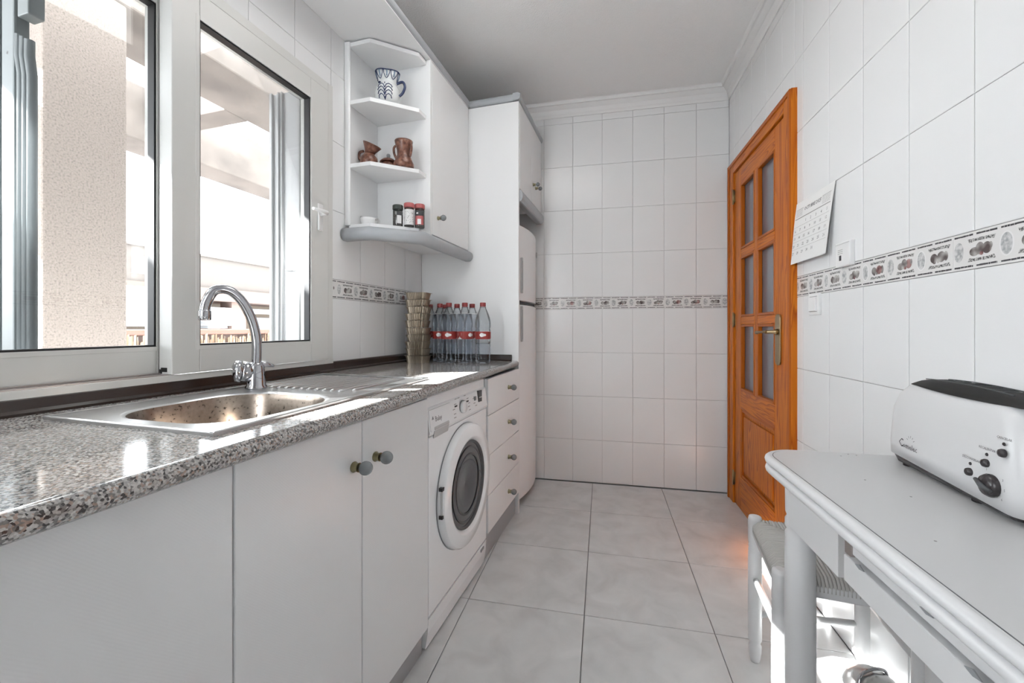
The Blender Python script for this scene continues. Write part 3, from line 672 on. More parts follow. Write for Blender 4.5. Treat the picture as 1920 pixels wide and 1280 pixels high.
# fridge
fr = thing('fridge', 'white fridge freezer with curved doors behind the tall panel', 'fridge', (-.95, 2.58, 0), 'L')
F0, F1 = 2.312, 2.852
build(MB().box(-1.22, -.725, F0, 2.815, .04, 1.655, .008), 'body', 'fridge', fr)
def curved_door(z0, z1):
    pts = [(-.722, F0)]+[(-.692+.040*math.sin(PI*k/12)**.8, F0+(F1-F0)*k/12) for k in range(13)]+[(-.722, F1-.03)]
    return MB().prism(pts, z0, z1, 2, bev=.004, smooth=False)
d = build(curved_door(1.222, 1.665), 'upper_door', 'fridge', fr); build(MB().box(-.661, -.648, 2.355, 2.372, 1.262, 1.470, .003), 'handle', 'ltgrey', fr, d); build(MB().box(-.6485, -.647, 2.357, 2.364, 1.28, 1.45, 0), 'handle_slot', 'greyplastic', fr, d)
build(MB().box(-.674,-.6655, 2.79, 2.80, 1.54, 1.575, .002), 'badge', 'ltgrey', fr, d)
d = build(curved_door(.045, 1.196), 'lower_door', 'fridge', fr); build(MB().box(-.661, -.648, 2.355, 2.372, .978, 1.186, .003), 'handle', 'ltgrey', fr, d); build(MB().box(-.6485, -.647, 2.357, 2.364, .99, 1.165, 0), 'handle_slot', 'greyplastic', fr, d)
build(MB().box(-.730, -.690, F0+.005, F1-.03, 1.197, 1.221), 'door_gap', 'dark', fr)
for s_ in (2.35, 2.78): build(MB().lathe([(.018,0),(.018,.042)], (-.78, s_, 0), n=14), 'foot', 'dark', fr)
for s_ in (2.35, 2.78): build(MB().lathe([(.018,0),(.018,.042)], (-1.18, s_, 0), n=14), 'foot', 'dark', fr)

# ------------------------------------------------------------------ wall cabinet, corner shelves, pelmet
wc = thing('wall_cabinet', 'white wall cabinet with one door beside the open corner shelves', 'cabinet', (-1.1, 2.06, 1.5), 'L')
UF = -.960
mb = MB(); mb.box(TW+.002, UF-.02, 1.834, 1.850, 1.507, 2.346); mb.box(TW+.002, UF-.02, 2.272, 2.288, 1.507, 2.346); mb.box(TW+.002, UF-.02, 1.850, 2.272, 1.507, 1.523); mb.box(TW+.002, UF-.02, 1.850, 2.272, 2.330, 2.346); mb.box(TW+.002, TW+.01, 1.850, 2.272, 1.523, 2.33); build(mb, 'carcass', 'cab', wc)
d = build(MB().box(UF-.019, UF, 1.836, 2.286, 1.513, 2.350, .002), 'door', 'cab', wc); knob_base(wc, d, UF, 1.895, 1.606, .010); knob(wc, d, UF, 1.895, 1.606, .0150)
cs = thing('corner_shelf_unit', 'white open corner shelf unit with clipped corners beside the window', 'shelves', (-1.1, 1.7, 1.5), 'L')
build(MB().box(TW+.002, TW+.018, 1.590, 1.816, 1.525, 2.346, .001), 'back_panel', 'cab', cs)
build(MB().box(TW+.002, UF, 1.816, 1.8335, 1.507, 2.352, .0015), 'side_panel', 'cab', cs)
build(MB().prism([(TW+.002,1.588),(TW+.024,1.588),(TW+.028,1.594),(TW+.024,1.602),(TW+.002,1.602)], 1.520, 2.346, 2), 'edge_post', 'cab', cs)
def shelf_poly(o=0, s1=1.815): return [(TW+.019,1.597-o),(-1.142+o*.5,1.597-o),(-.983+o,1.747-o*.4),(-.983+o,s1),(TW+.019,s1)]
for z0, z1 in ((2.328,2.346),(2.067,2.085),(1.782,1.800)): build(MB().prism(shelf_poly(), z0, z1, 2, bev=.001), 'shelf', 'cab', cs)
build(MB().prism(shelf_poly(), 1.507, 1.5248, 2, bev=.001), 'bottom_shelf', 'cab', cs)
# grey bull-nosed light moulding running under shelf unit and cabinet
lm = thing('under_cabinet_moulding', 'grey rounded moulding under the corner shelves and wall cabinet', 'moulding', (-1.0, 1.9, 1.45), 'L')
path = [(TW+.003,1.588),(-1.140,1.588),(-.965,1.745),(-.960,2.286)]
segs = []
def nrm(a, b_): d = Vector((b_[0]-a[0], b_[1]-a[1])).normalized(); return Vector((d.y, -d.x))
ns = [nrm(path[i], path[i+1]) for i in range(3)]; vn = [ns[0], (ns[0]+ns[1]).normalized()/max(.3,(ns[0]+ns[1]).normalized().dot(ns[0])), (ns[1]+ns[2]).normalized()/max(.3,(ns[1]+ns[2]).normalized().dot(ns[1])), ns[2]]
mb = MB(); prf = [(0,.058)]+[(.004+.024*math.sin(PI*k/10), .029+.029*math.cos(PI*k/10)) for k in range(11)]+[(0,0),(-.016,0),(-.016,.058)]
Rg = [[mb.bm.verts.new((p[0]+v.x*a, p[1]+v.y*a, 1.449+h)) for a, h in prf] for p, v in zip(path, vn)]
for i in range(3):
    for k in range(len(prf)):
        f = mb.bm.faces.new((Rg[i][k], Rg[i][(k+1)%len(prf)], Rg[i+1][(k+1)%len(prf)], Rg[i+1][k])); f.smooth = 0 < k < 11
mb._cap(Rg[0], 0); mb._cap(Rg[3], 0)
build(mb, 'moulding', 'greytrim', lm)
pb = thing('pelmet', 'long white pelmet board above window and shelves with grey cornice', 'pelmet', (-1.1, .8, 2.35), 'L')
build(MB().box(TW+.001, UF, -1.3, 2.288, 2.3525, 2.372), 'board', 'cab', pb)
build(MB().prism(mould_prof(UF-.006,2.356,.020,.040), -1.3, 2.288, axis=1), 'cornice', 'greytrim', pb)

# ------------------------------------------------------------------ pottery and jars on the shelves
def at_base(name, label, cat, t, s, z, group=None): return thing(name, label, cat, (t, s, z), 'L', group)
jt, js, jz = -1.113, 1.69, 2.0855
jg = at_base('pottery_jug', 'white pottery jug with blue leaf painting and curled handle on the top shelf', 'jug', jt, js, jz)
jp = [(.034,0),(.044,.004),(.054,.022),(.0585,.045),(.056,.070),(.046,.088),(.040,.097),(.0405,.105),(.046,.125),(.050,.146)]
def flare(mb, prof, c, n=36, spout=None, mi=0):
    rings = []
    for r, h in prof:
        ring = []
        for i in range(n):
            a = 2*PI*i/n; k = 1
            if h > .105: k = 1+.14*((h-.105)/.047)*math.cos(3*a)
            ring.append(mb.bm.verts.new((c[0]+r*k*math.cos(a), c[1]+r*k*math.sin(a), c[2]+h)))
        rings.append(ring)
    for a, b_ in zip(rings, rings[1:]):
        for i in range(n): f = mb.bm.faces.new((a[i], a[(i+1)%n], b_[(i+1)%n], b_[i])); f.smooth = True; f.material_index = mi
    mb._cap(rings[0], mi)
mb = MB(); flare(mb, jp+[(.047,.145),(.042,.125),(.036,.108),(.040,.06)], (jt,js,jz)); build(mb, 'body', 'jugwhite', jg)
mb = MB(); mb.tube(bez([(jt+.050,js-.002,jz+.094),(jt+.078,js,jz+.098),(jt+.090,js,jz+.076),(jt+.080,js,jz+.050),(jt+.062,js,jz+.036)], 6), .0060, 10); build(mb, 'handle', 'jugblue', jg)
def surf(h, a, off=.0012):
    for (r0,h0),(r1,h1) in zip(jp, jp[1:]):
        if h0 <= h <= h1: r = r0+(r1-r0)*(h-h0)/(h1-h0); break
    else: r = jp[-1][0]
    k = 1+.14*max(0,(h-.105)/.047)*math.cos(3*a)
    return (jt+(r*k+off)*math.cos(a), js+(r*k+off)*math.sin(a), jz+h)
mb = MB(); A0 = -PI/2+.35
def stroke(pts, r): mb.tube([surf(h, a) for h, a in pts], r, 6)
stroke([(.146, 2*PI*k/36) for k in range(37)], .0022)
for k in range(9):                                   # scallops on the collar
    a = 2*PI*k/9; stroke([(.145,a),(.128,a+.03),(.112,a+.16),(.108,a+.28),(.114,a+.42),(.130,a+.58),(.145,a+.62)], .0017)
for sg in (-1,1):                                    # curling leaf strokes from a central stem
    for q in range(4):
        h0 = .018+.016*q; stroke([(h0-.010,A0),(h0+.006,A0+sg*.12),(h0+.012,A0+sg*.30),(h0+.006,A0+sg*.50),(h0-.004,A0+sg*.58)], .0020)
stroke([(.006,A0),(.04,A0),(.085,A0-.05)], .0020)
stroke([(.088,A0-.75),(.090,A0-.62),(.084,A0-.50)], .0052)
build(mb, 'blue_painting', 'jugblue', jg)
mb = MB()
for k in range(9):
    a = 2*PI*k/9+.3; mb.tube([surf(h_, a+.02) for h_ in (.118,.132,.143)], .0032, 6)
build(mb, 'pale_strokes', 'juglight', jg)

gz = 1.8005; gt, gs = -1.203, 1.675
gp = at_base('clay_pitcher', 'brown clay pitcher with wide tilted flaring mouth on the middle shelf', 'pitcher', gt, gs, gz)
mb = MB(); mb.lathe([(.022,0),(.032,.004),(.040,.025),(.038,.048),(.026,.062),(.021,.070)], (gt,gs,gz), n=28)
build(mb, 'body', 'brownceramic', gp)
mb = MB(); mb.lathe([(.021,0),(.026,.015),(.041,.040),(.043,.044),(.038,.042),(.022,.018)], (0,0,0), n=28)
mb.bm.transform(Matrix.Translation((gt,gs,gz+.068)) @ Matrix.Rotation(-.40, 4, 'Y').inverted() @ Matrix.Rotation(0,4,'X'))
build(mb, 'mouth', 'brownceramic', gp)
mb = MB(); mb.tube(bez([(gt-.022,gs-.012,gz+.080),(gt-.044,gs-.010,gz+.076),(gt-.048,gs-.010,gz+.052),(gt-.036,gs-.010,gz+.040)], 5), .006, 8); build(mb, 'handle', 'brownceramic', gp)
pt_, ps_ = -1.150, 1.752
lp = at_base('lidded_pot', 'small brown lidded clay pot between the pitcher and the vase', 'pot', pt_, ps_, gz)
build(MB().lathe([(.022,0),(.036,.012),(.040,.030),(.034,.050)], (pt_,ps_,gz), n=26), 'body', 'brownceramic', lp)
build(MB().lathe([(.040,.050),(.040,.054),(.026,.066),(.010,.072),(.0,.073)], (pt_,ps_,gz), n=26), 'lid', 'brownceramic', lp)
build(MB().lathe([(.008,.072),(.009,.088),(.006,.092)], (pt_,ps_,gz), n=14), 'lid_knob', 'greyplastic', lp)
build(MB().tube(bez([(pt_+.035,ps_,gz+.012),(pt_+.048,ps_,gz+.012),(pt_+.050,ps_,gz+.028),(pt_+.038,ps_,gz+.034)],4), .005, 8), 'handle', 'brownceramic', lp)
vt, vs = -1.050, 1.725
vv = at_base('clay_vase', 'brown clay vase with two small handles at the right of the middle shelf', 'vase', vt, vs, gz)
build(MB().lathe([(.034,0),(.046,.006),(.047,.022),(.036,.045),(.030,.062),(.031,.085),(.040,.118),(.042,.128),(.038,.127),(.028,.09)], (vt,vs,gz), n=28), 'body', 'brownceramic', vv)
for sg in (-1,1): build(MB().tube(bez([(vt+sg*.037,vs-.006,gz+.112),(vt+sg*.046,vs-.010,gz+.100),(vt+sg*.045,vs-.010,gz+.075),(vt+sg*.036,vs-.006,gz+.052)],5), .0055, 8), 'handle', 'brownceramic', vv)
bz = 1.5255; ct_, cs_ = -1.205, 1.675
cu = at_base('sauce_cup', 'small white cup with a spoon on the bottom shelf', 'cup', ct_, cs_, bz)
build(MB().lathe([(.022,0),(.026,.003),(.036,.030),(.038,.042),(.036,.042),(.033,.028),(.020,.008)], (ct_,cs_,bz), n=26), 'bowl', 'white', cu)
build(MB().tube(bez([(ct_+.035,cs_,bz+.034),(ct_+.052,cs_,bz+.036),(ct_+.054,cs_,bz+.018),(ct_+.034,cs_,bz+.014)],4), .004, 8), 'handle', 'ltgrey', cu)
build(MB().tube([(ct_+.005,cs_,bz+.015),(ct_-.025,cs_+.003,bz+.040),(ct_-.045,cs_+.004,bz+.055)], [.003,.003,.006], 8), 'spoon', 'steel', cu)
def jar(t, s, lab, cap, h, art):
    j = at_base('spice_jar', lab, 'jar', t, s, bz)
    build(MB().lathe([(.021,0),(.0225,.003),(.0225,h-.022),(.019,h-.014)], (t,s,bz), n=24), 'glass', 'jar', j)
    build(MB().lathe([(.0205,.002),(.0205,h*.55)], (t,s,bz), n=20), 'contents', 'spice', j)
    build(MB().lathe([(.0232,h-.016),(.0238,h-.014),(.0238,h+.003),(.022,h+.005),(0,h+.005)], (t,s,bz), n=24), 'lid', cap, j)
    n_ = 10; base = -PI/2+.42
    mb = MB()
    def patch(a0, a1, z0, z1, mi, off=.0233):
        for k in range(n_):
            b0, b1 = a0+(a1-a0)*k/n_, a0+(a1-a0)*(k+1)/n_
            mb.quad([(t+off*math.cos(base+b0), s+off*math.sin(base+b0), bz+z0),(t+off*math.cos(base+b1), s+off*math.sin(base+b1), bz+z0),(t+off*math.cos(base+b1), s+off*math.sin(base+b1), bz+z1),(t+off*math.cos(base+b0), s+off*math.sin(base+b0), bz+z1)], mi)
    if art == 0: patch(.0,.9,.012,h-.030,0); patch(-.1,.9,h-.045,h-.028,1,.0236)
    elif art == 1:
        patch(-1.2,1.2,.008,h-.026,0)
        rj = random.Random(2)
        for _ in range(34):
            a_ = rj.uniform(-1.1,1.0); z_ = rj.uniform(.012,h-.032); patch(a_, a_+rj.uniform(.04,.12), z_, z_+rj.uniform(.001,.004), 1, .0236)
    else: patch(-.9,.9,h-.050,h-.028,1); patch(-.9,.9,.012,h-.052,2); patch(-.35,.35,.014,.038,0,.0237); patch(-.6,-.2,h-.043,h-.037,0,.0237)
    build(mb, 'label', ['labelwhite','ink','pinkcap'], j)
jar(-1.066, 1.70, 'spice jar with dark green black lid, leftmost of the three on the shelf', 'blackcap', .094, 0)
jar(-1.020, 1.722, 'spice jar with dusty red lid and white speckled label, middle of the three', 'pinkcap', .105, 1)
jar(-.982, 1.752, 'spice jar with dusty red lid and black and red label, rightmost of the three', 'pinkcap', .105, 2)

# ------------------------------------------------------------------ foil trays
names = ['topmost','second from the top','third from the top','fourth from the top','fifth from the top','fifth from the bottom','fourth from the bottom','third from the bottom','second from the bottom','bottom']
tr0 = None; tt, ts = -1.148, 2.035; tz = .872; ph = .0377
def tray_loop(a, b_, z, rip, nside=22):
    out = []
    pts = rrect(tt, ts, a, b_, .018, 3)
    seq = []
    for i in range(len(pts)):
        p, q = Vector(pts[i]), Vector(pts[(i+1)%len(pts)]); L_ = (q-p).length; k = max(1, int(L_/.0042))
        for j in range(k): seq.append(p+(q-p)*j/k)
    for i, p in enumerate(seq):
        d = (p-Vector((tt,ts))).normalized(); out.append((p+d*(rip if i%2 else 0)))
    return out
for i in range(10):
    z = tz+ph*(9-i); lab = 'gold foil baking tray, '+names[i]+' of the stack on the worktop'
    if i == 0:
        tr = thing('foil_tray', lab, 'tray', (tt, ts, z), 'L', 'stack of gold foil baking trays'); tr0 = tr
        mb = MB(); l0 = tray_loop(.050,.040,0,.0026); l1 = tray_loop(.0575,.047,0,.0022)
        a = [mb.bm.verts.new((*p, z)) for p in l0]; b_ = [mb.bm.verts.new((*p, z+ph-.0015)) for p in [q for q in l1][:len(l0)]] if len(l1) == len(l0) else None
        if b_ is None:
            b_ = [mb.bm.verts.new((tt+(p.x-tt)*1.15, ts+(p.y-ts)*1.16, z+ph-.0015)) for p in l0]
        for k in range(len(a)): f = mb.bm.faces.new((a[k], a[(k+1)%len(a)], b_[(k+1)%len(a)], b_[k]))
        mb._cap(a, 0); build(mb, 'pan', 'foil', tr)
        mb = MB(); o1 = rrect(tt, ts, .066, .055, .022, 5); i1 = rrect(tt, ts, .0575, .0465, .018, 5)
        vo = [mb.bm.verts.new((*p, z+ph-.0008)) for p in o1]; vi = [mb.bm.verts.new((*p, z+ph-.0008)) for p in i1]; vo2 = [mb.bm.verts.new((*p, z+ph-.0005)) for p in o1]; vi2 = [mb.bm.verts.new((*p, z+ph-.0005)) for p in i1]
        for k in range(len(vo)):
            k2 = (k+1)%len(vo)
            for qd in ((vo[k],vo[k2],vi[k2],vi[k]),(vo2[k],vo2[k2],vi2[k2],vi2[k]),(vo[k],vo[k2],vo2[k2],vo2[k]),(vi[k],vi[k2],vi2[k2],vi2[k])): mb.bm.faces.new(qd)
        build(mb, 'rim', 'foil', tr)
        tr.rotation_euler.z += .06
    else:
        rr = random.Random(i); dup(tr0, (tt+rr.uniform(-.004,.004), ts+rr.uniform(-.003,.003), z), 'L', lab, rr.uniform(-.04,.04))

# ------------------------------------------------------------------ water bottles
def bottle(t, s, lab, fill, src=None):
    z = .8722
    if src: return dup(src, (t, s, z), 'L', lab, random.choice((-.9,0,.9,2.1)))
    b = thing('water_bottle', lab, 'bottle', (t, s, z), 'L', 'plastic water bottles in the worktop corner')
    R = .0415; pr = [(.012,.004),(.034,0),(.039,.006),(R,.018)]
    for k in range(4): pr += [(R,.030+.022*k),(R-.0022,.036+.022*k),(R,.042+.022*k)]
    pr += [(R-.001,.128),(R-.001,.166),(R,.172),(R-.003,.182),(R+.0006,.192),(R+.0006,.215),(R-.004,.240),(R-.014,.268),(.0165,.292),(.0145,.298),(.0145,.304)]
    build(MB().lathe([p for p in pr if p[1] >= fill-.004], (t,s,z), n=28, close=False), 'plastic_shell', 'pet', b)
    q = [(r, h+.0004) for r, h in pr if h < fill]; q[-1] = (q[-1][0], fill)
    build(MB().lathe(q, (t,s,z), n=28), 'water', 'water', b)
    lab_ = build(MB().lathe([(R+.0008,.127),(R+.0008,.167)], (t,s,z), n=32, close=False), 'label', 'labelred', b)
    mb = MB(); rb = R+.0014
    for a0, kind in ((-PI/2+.35,0),(-PI/2+1.9,1),(-PI/2-1.2,1),(PI/2+.3,0)):
        n_ = 8; pts = []
        if kind == 0:
            for k in range(20):
                an = 2*PI*k/20; aa = a0+.42*math.cos(an); zz = .149+.0095*math.sin(an)*(1+.25*math.cos(3*an)); pts.append((t+rb*math.cos(aa), s+rb*math.sin(aa), z+zz))
            c_ = mb.bm.verts.new((t+(rb+.001)*math.cos(a0), s+(rb+.001)*math.sin(a0), z+.149)); vs_ = [mb.bm.verts.new(p) for p in pts]
            for k in range(20): mb.bm.faces.new((c_, vs_[k], vs_[(k+1)%20]))
        else:
            pts = [(a0-.4,.1275),(a0-.2,.133),(a0-.05,.136),(a0,.142),(a0+.08,.136),(a0+.25,.131),(a0+.4,.1275)]
            for (p, q_) in zip(pts, pts[1:]):
                mb.quad([(t+rb*math.cos(p[0]),s+rb*math.sin(p[0]),z+.1272),(t+rb*math.cos(q_[0]),s+rb*math.sin(q_[0]),z+.1272),(t+rb*math.cos(q_[0]),s+rb*math.sin(q_[0]),z+q_[1]),(t+rb*math.cos(p[0]),s+rb*math.sin(p[0]),z+p[1])])
            for k in range(3):
                zz = .147+.005*k; mb.quad([(t+rb*math.cos(a0-.3),s+rb*math.sin(a0-.3),z+zz),(t+rb*math.cos(a0+.3),s+rb*math.sin(a0+.3),z+zz),(t+rb*math.cos(a0+.3),s+rb*math.sin(a0+.3),z+zz+.002),(t+rb*math.cos(a0-.3),s+rb*math.sin(a0-.3),z+zz+.002)])
    build(mb, 'label_print', 'labelwhite', b, lab_)['kind'] = 'stuff'
    build(MB().lathe([(.0155,.299),(.0160,.301),(.0160,.318),(.0145,.321),(0,.321)], (t,s,z), n=20), 'cap', 'capred', b)
    build(MB().lathe([(.0185,.294),(.0185,.2965)], (t,s,z), n=20), 'neck_ring', 'pet', b)
    return b
B1 = bottle(-.978, 2.060, 'full water bottle with red label, second in the front row from the trays', .262)
bottle(-.893, 2.078, 'full water bottle with red label in the middle of the front row', 0, B1)
bottle(-1.056, 2.110, 'full water bottle with red label standing next to the foil trays', 0, B1)
bottle(-1.150, 2.172, 'water bottle mostly hidden behind the foil trays', 0, B1)
bottle(-1.070, 2.204, 'rear water bottle in the gap left of the front row', 0, B1)
bottle(-.979, 2.168, 'rear water bottle behind the second front bottle', 0, B1)
bottle(-.893, 2.182, 'rear water bottle behind the middle front bottle', 0, B1)
bottle(-.795, 2.092, 'part empty water bottle alone at the right end near the dark strip', .105)

# ------------------------------------------------------------------ pine door in the right wall
dr = thing('door_1', None, None, (XR, 2.42, 0), 'W', kind='structure')
FX = .772
mb = MB()
def casing(mb, y0, y1, z0, z1): mb.box(FX, XR+.005, y0, y1, z0, z1, .003)
casing(mb, 1.960, 2.040, 0, 2.065); f1 = build(mb, 'casing', 'pineV', dr)
mb = MB(); casing(mb, 2.762, 2.862, 0, 2.065); build(mb, 'casing', 'pineV', dr)
mb = MB(); casing(mb, 2.040, 2.762, 1.995, 2.065); build(mb, 'casing', 'pineH', dr)
mb = MB(); mb.box(FX-.006, FX+.004, 1.962, 1.985, 0, 2.063, .003); mb.box(FX-.006, FX+.004, 2.838, 2.860, 0, 2.063, .003); mb.box(FX-.006, FX+.004, 1.985, 2.838, 2.042, 2.063, .003); build(mb, 'casing_bead', 'pinemould', dr)
mb = MB(); mb.box(XR+.003, XR+.14, 2.0, 2.042, 0, 2.03); mb.box(XR+.003, XR+.14, 2.760, 2.80, 0, 2.03); mb.box(XR+.003, XR+.14, 2.042, 2.760, 1.993, 2.03); build(mb, 'jamb', 'pineV', dr)
LX0, LX1 = .782, .818
Yr, Yl = 2.043, 2.758
leaf = build(MB().box(LX0, LX1, Yr, 2.158, .006, 1.990, .002), 'stile', 'pineV', dr)
build(MB().box(LX0, LX1, 2.650, Yl, .006, 1.990, .002), 'stile', 'pineV', dr)
build(MB().box(LX0, LX1, 2.158, 2.650, 1.890, 1.990, .001), 'top_rail', 'pineH', dr)
build(MB().box(LX0, LX1, 2.158, 2.650, .590, .700, .001), 'lock_rail', 'pineH', dr)
build(MB().box(LX0, LX1, 2.158, 2.650, .006, .198, .001), 'bottom_rail', 'pineH', dr)
build(MB().box(LX0, LX1, 2.383, 2.425, .700, 1.890, .003), 'mullion', 'pineV', dr)
for z_ in (1.100, 1.490):
    build(MB().box(LX0, LX1, 2.158, 2.383, z_-.022, z_+.022, .004), 'glazing_bar', 'pineH', dr); build(MB().box(LX0, LX1, 2.425, 2.650, z_-.022, z_+.022, .004), 'glazing_bar', 'pineH', dr)
pan = build(MB().box(LX0+.014, LX1-.014, 2.158, 2.650, .198, .590), 'lower_panel', 'pineV', dr)
mb = MB(); mb.prism([(2.196,.236),(2.612,.236),(2.612,.552),(2.196,.552)], LX0+.004, LX0+.014, axis=0, bev=.003); build(mb, 'raised_field', 'pineV', dr, pan)
mb = MB(); ii = .016
mb.box(LX0+.002, LX0+.016, 2.158, 2.158+ii, .198, .590, .004); mb.box(LX0+.002, LX0+.016, 2.650-ii, 2.650, .198, .590, .004); mb.box(LX0+.002, LX0+.016, 2.158+ii, 2.650-ii, .198, .198+ii, .004); mb.box(LX0+.002, LX0+.016, 2.158+ii, 2.650-ii, .590-ii, .590, .004)
build(mb, 'panel_moulding', 'pinemould', dr, pan)
for (y0, y1) in ((2.158,2.383),(2.425,2.650)):
    for (z0, z1) in ((.700,1.078),(1.122,1.468),(1.512,1.890)):
        g = build(MB().box(.803, .807, y0, y1, z0, z1), 'glass_pane', 'doorpane', dr)
        mb = MB(); i = .013
        mb.box(LX0-.002, .802, y0, y0+i, z0, z1, .003); mb.box(LX0-.002, .802, y1-i, y1, z0, z1, .003); mb.box(LX0-.002, .802, y0+i, y1-i, z0, z0+i, .003); mb.box(LX0-.002, .802, y0+i, y1-i, z1-i, z1, .003)
        build(mb, 'glazing_bead', 'pinemould', dr, g)
for z_ in (1.850, 1.107, .155):
    hg = build(MB().lathe([(.0055,-.045),(.0055,.045)], (LX0-.008, 2.762, z_), n=12), 'hinge', 'doorbrass', dr)
    mb = MB(); mb.box(LX0-.004, LX0-.001, 2.742, 2.782, z_-.036, z_+.036); build(mb, 'hinge_plate', 'doorbrass', dr, hg)
pl = build(MB().prism([(2.082,.905),(2.088,.893),(2.110,.888),(2.132,.893),(2.138,.905),(2.138,1.105),(2.132,1.117),(2.110,1.122),(2.088,1.117),(2.082,1.105)], LX0-.007, LX0, axis=0, bev=.0015), 'handle_plate', 'doorbrass', dr)
mb = MB(); mb.lathe([(.014,0),(.011,-.012),(.008,-.016),(.008,-.045)], (LX0-.006, 2.112, 1.040), 0, 16)
mb.tube([(LX0-.050,2.108,1.040),(LX0-.053,2.13,1.040),(LX0-.053,2.19,1.038),(LX0-.052,2.235,1.036)], [.0085,.006,.006,.009], 12); build(mb, 'lever', 'doorbrass', dr, pl)
# the passage behind the door
shell('wall_hall', [(XR+1.1, XR+1.2, 1.4, 3.3, 0, ZC), (XR+.15, XR+1.1, 1.3, 1.4, 0, ZC), (XR+.15, XR+1.1, 3.3, 3.4, 0, ZC), (XR+.15, XR+1.2, 1.3, 3.4, ZC, ZC+.1), (XR+.15, XR+1.2, 1.3, 3.4, -.12, -.001)], 'plaster')

# ------------------------------------------------------------------ calendar, thermostat, switch
cal = thing('wall_calendar', 'white monthly wall calendar hanging on the tiles by the door', 'calendar', (XR, 1.83, 1.45))
# sheet coordinates: a across (0 left .. .295), b down (0 top .. .25)
def calp(a, b_, off=0):
    # hangs from two points; the lower half leans off the wall, right lower corner curls out
    k = b_/.25; bow = .020*k*k+.006*math.sin(k*PI)
    x = XR-.004-bow-off; y = 1.958-a+.018*k*(1-a/.295)*-1+.030*0
    y = 1.958-a*(1-.05*k)+.030*k*.9
    y = 1.955-a+.024*k
    return (x, y-.0, 1.568-b_+.004)
mb = MB(); n_, m_ = 12, 14
g = [[mb.bm.verts.new(calp(.297*i/n_, .250*j/m_)) for i in range(n_+1)] for j in range(m_+1)]
for j in range(m_):
    for i in range(n_): f = mb.bm.faces.new((g[j][i], g[j][i+1], g[j+1][i+1], g[j+1][i])); f.smooth = True
build(mb, 'sheet', 'paper', cal)
it = []; reds = []
it.append(('OCTUBRE 2025', .0195, .148, -.046, 'CENTER'))
for k, dn in enumerate(['L','M','X','J','V','S','D']): pass
for d_ in range(1, 32):
    c_ = (d_+1) % 7; r_ = (d_+1)//7
    e_ = (str(d_), .0155, .022+.0400*c_+.006, -(.092+.0305*r_), 'CENTER')
    (reds if c_ == 6 or d_ in (12,) else it).append(e_)
mb = MB(); text_mb(it, mb, 0, lambda x, y: calp(x, -y, .0012)); build(mb, 'printed_dates', 'ink', cal)
mb = MB(); text_mb(reds, mb, 0, lambda x, y: calp(x, -y, .0012)); build(mb, 'printed_sundays', 'inkgrey', cal)
mb = MB()
def crule(a0, a1, b0, b1):
    for k in range(6):
        x0, x1 = a0+(a1-a0)*k/6, a0+(a1-a0)*(k+1)/6; mb.quad([calp(x0,b0,.001),calp(x1,b0,.001),calp(x1,b1,.001),calp(x0,b1,.001)])
crule(.012,.285,.0665,.0695)
for (a0, b0) in ((.012,.030),(.222,.030)):
    crule(a0, a0+.06, b0, b0+.0015)
    for q in range(5): 
        for p_ in range(7): mb.quad([calp(a0+.003+.008*p_,b0+.005+.0055*q,.001),calp(a0+.007+.008*p_,b0+.005+.0055*q,.001),calp(a0+.007+.008*p_,b0+.0070+.0055*q,.001),calp(a0+.003+.008*p_,b0+.0070+.0055*q,.001)])
for q in range(1,5): crule(.012,.285,.0695+.0305*q+.0005,.0695+.0305*q+.0012)
build(mb, 'printed_rules', 'inkgrey', cal)
th = thing('thermostat', 'white thermostat box with small dark window on the tiled wall', 'thermostat', (XR, 1.59, 1.30))
build(MB().box(XR-.016, XR+.001, 1.550, 1.634, 1.262, 1.345, .003), 'housing', 'white', th)
build(MB().box(XR-.0172, XR-.0155, 1.598, 1.609, 1.283, 1.300), 'indicator_window', 'ink', th)
build(MB().box(XR-.0168, XR-.0155, 1.552, 1.632, 1.337, 1.3385), 'vent_line', 'ltgrey', th)
mb = MB()
for k in range(3): mb.box(XR-.0168, XR-.0155, 1.590, 1.618, 1.306+.006*k, 1.3072+.006*k)
build(mb, 'print_lines', 'inkgrey', th)
sw = thing('light_switch', 'white light switch below the border between door and calendar', 'switch', (XR, 1.80, 1.15))
build(MB().box(XR-.010, XR+.001, 1.762, 1.842, 1.108, 1.190, .003), 'plate', 'white', sw)
build(MB().box(XR-.016, XR-.009, 1.776, 1.828, 1.122, 1.176, .002), 'rocker', 'white', sw)
mb = MB(); mb.box(XR-.0104, XR-.0095, 1.774, 1.830, 1.1765, 1.1785); mb.box(XR-.0104, XR-.0095, 1.774, 1.830, 1.1195, 1.1215); build(mb, 'rocker_gap', 'inkgrey', sw)

# ------------------------------------------------------------------ table
tb = thing('folding_table', 'white painted kitchen table with rounded folded top against the wall', 'table', (.59, .6, 0))
def table_poly(o, y0=-.05):
    x0, x1, y1 = .385+o, XR-.004, 1.196-o; r = .085-o*.5
    pts = [(x0,y0)]+[(x0+r-r*math.cos(PI/2*k/10), y1-r+r*math.sin(PI/2*k/10)) for k in range(11)]+[(x1,y1)]+[(x1,y0)]
    return pts
def rimmed(z0, z1, o=0):
    mb = MB(); lay = []
    h = z1-z0
    for k in range(7):
        a = PI*k/6; lay.append([mb.bm.verts.new((x, y, z0+h/2-h/2*math.cos(a))) for x, y in table_poly(o+.010*(1-math.sin(a)))])
    for a, b_ in zip(lay, lay[1:]):
        for i in range(len(a)): f = mb.bm.faces.new((a[i], a[(i+1)%len(a)], b_[(i+1)%len(a)], b_[i])); f.smooth = i < 12
    mb._cap(lay[0], 0); mb._cap(lay[-1], 0); return mb
build(rimmed(.729, .7495), 'upper_leaf', 'paint', tb)
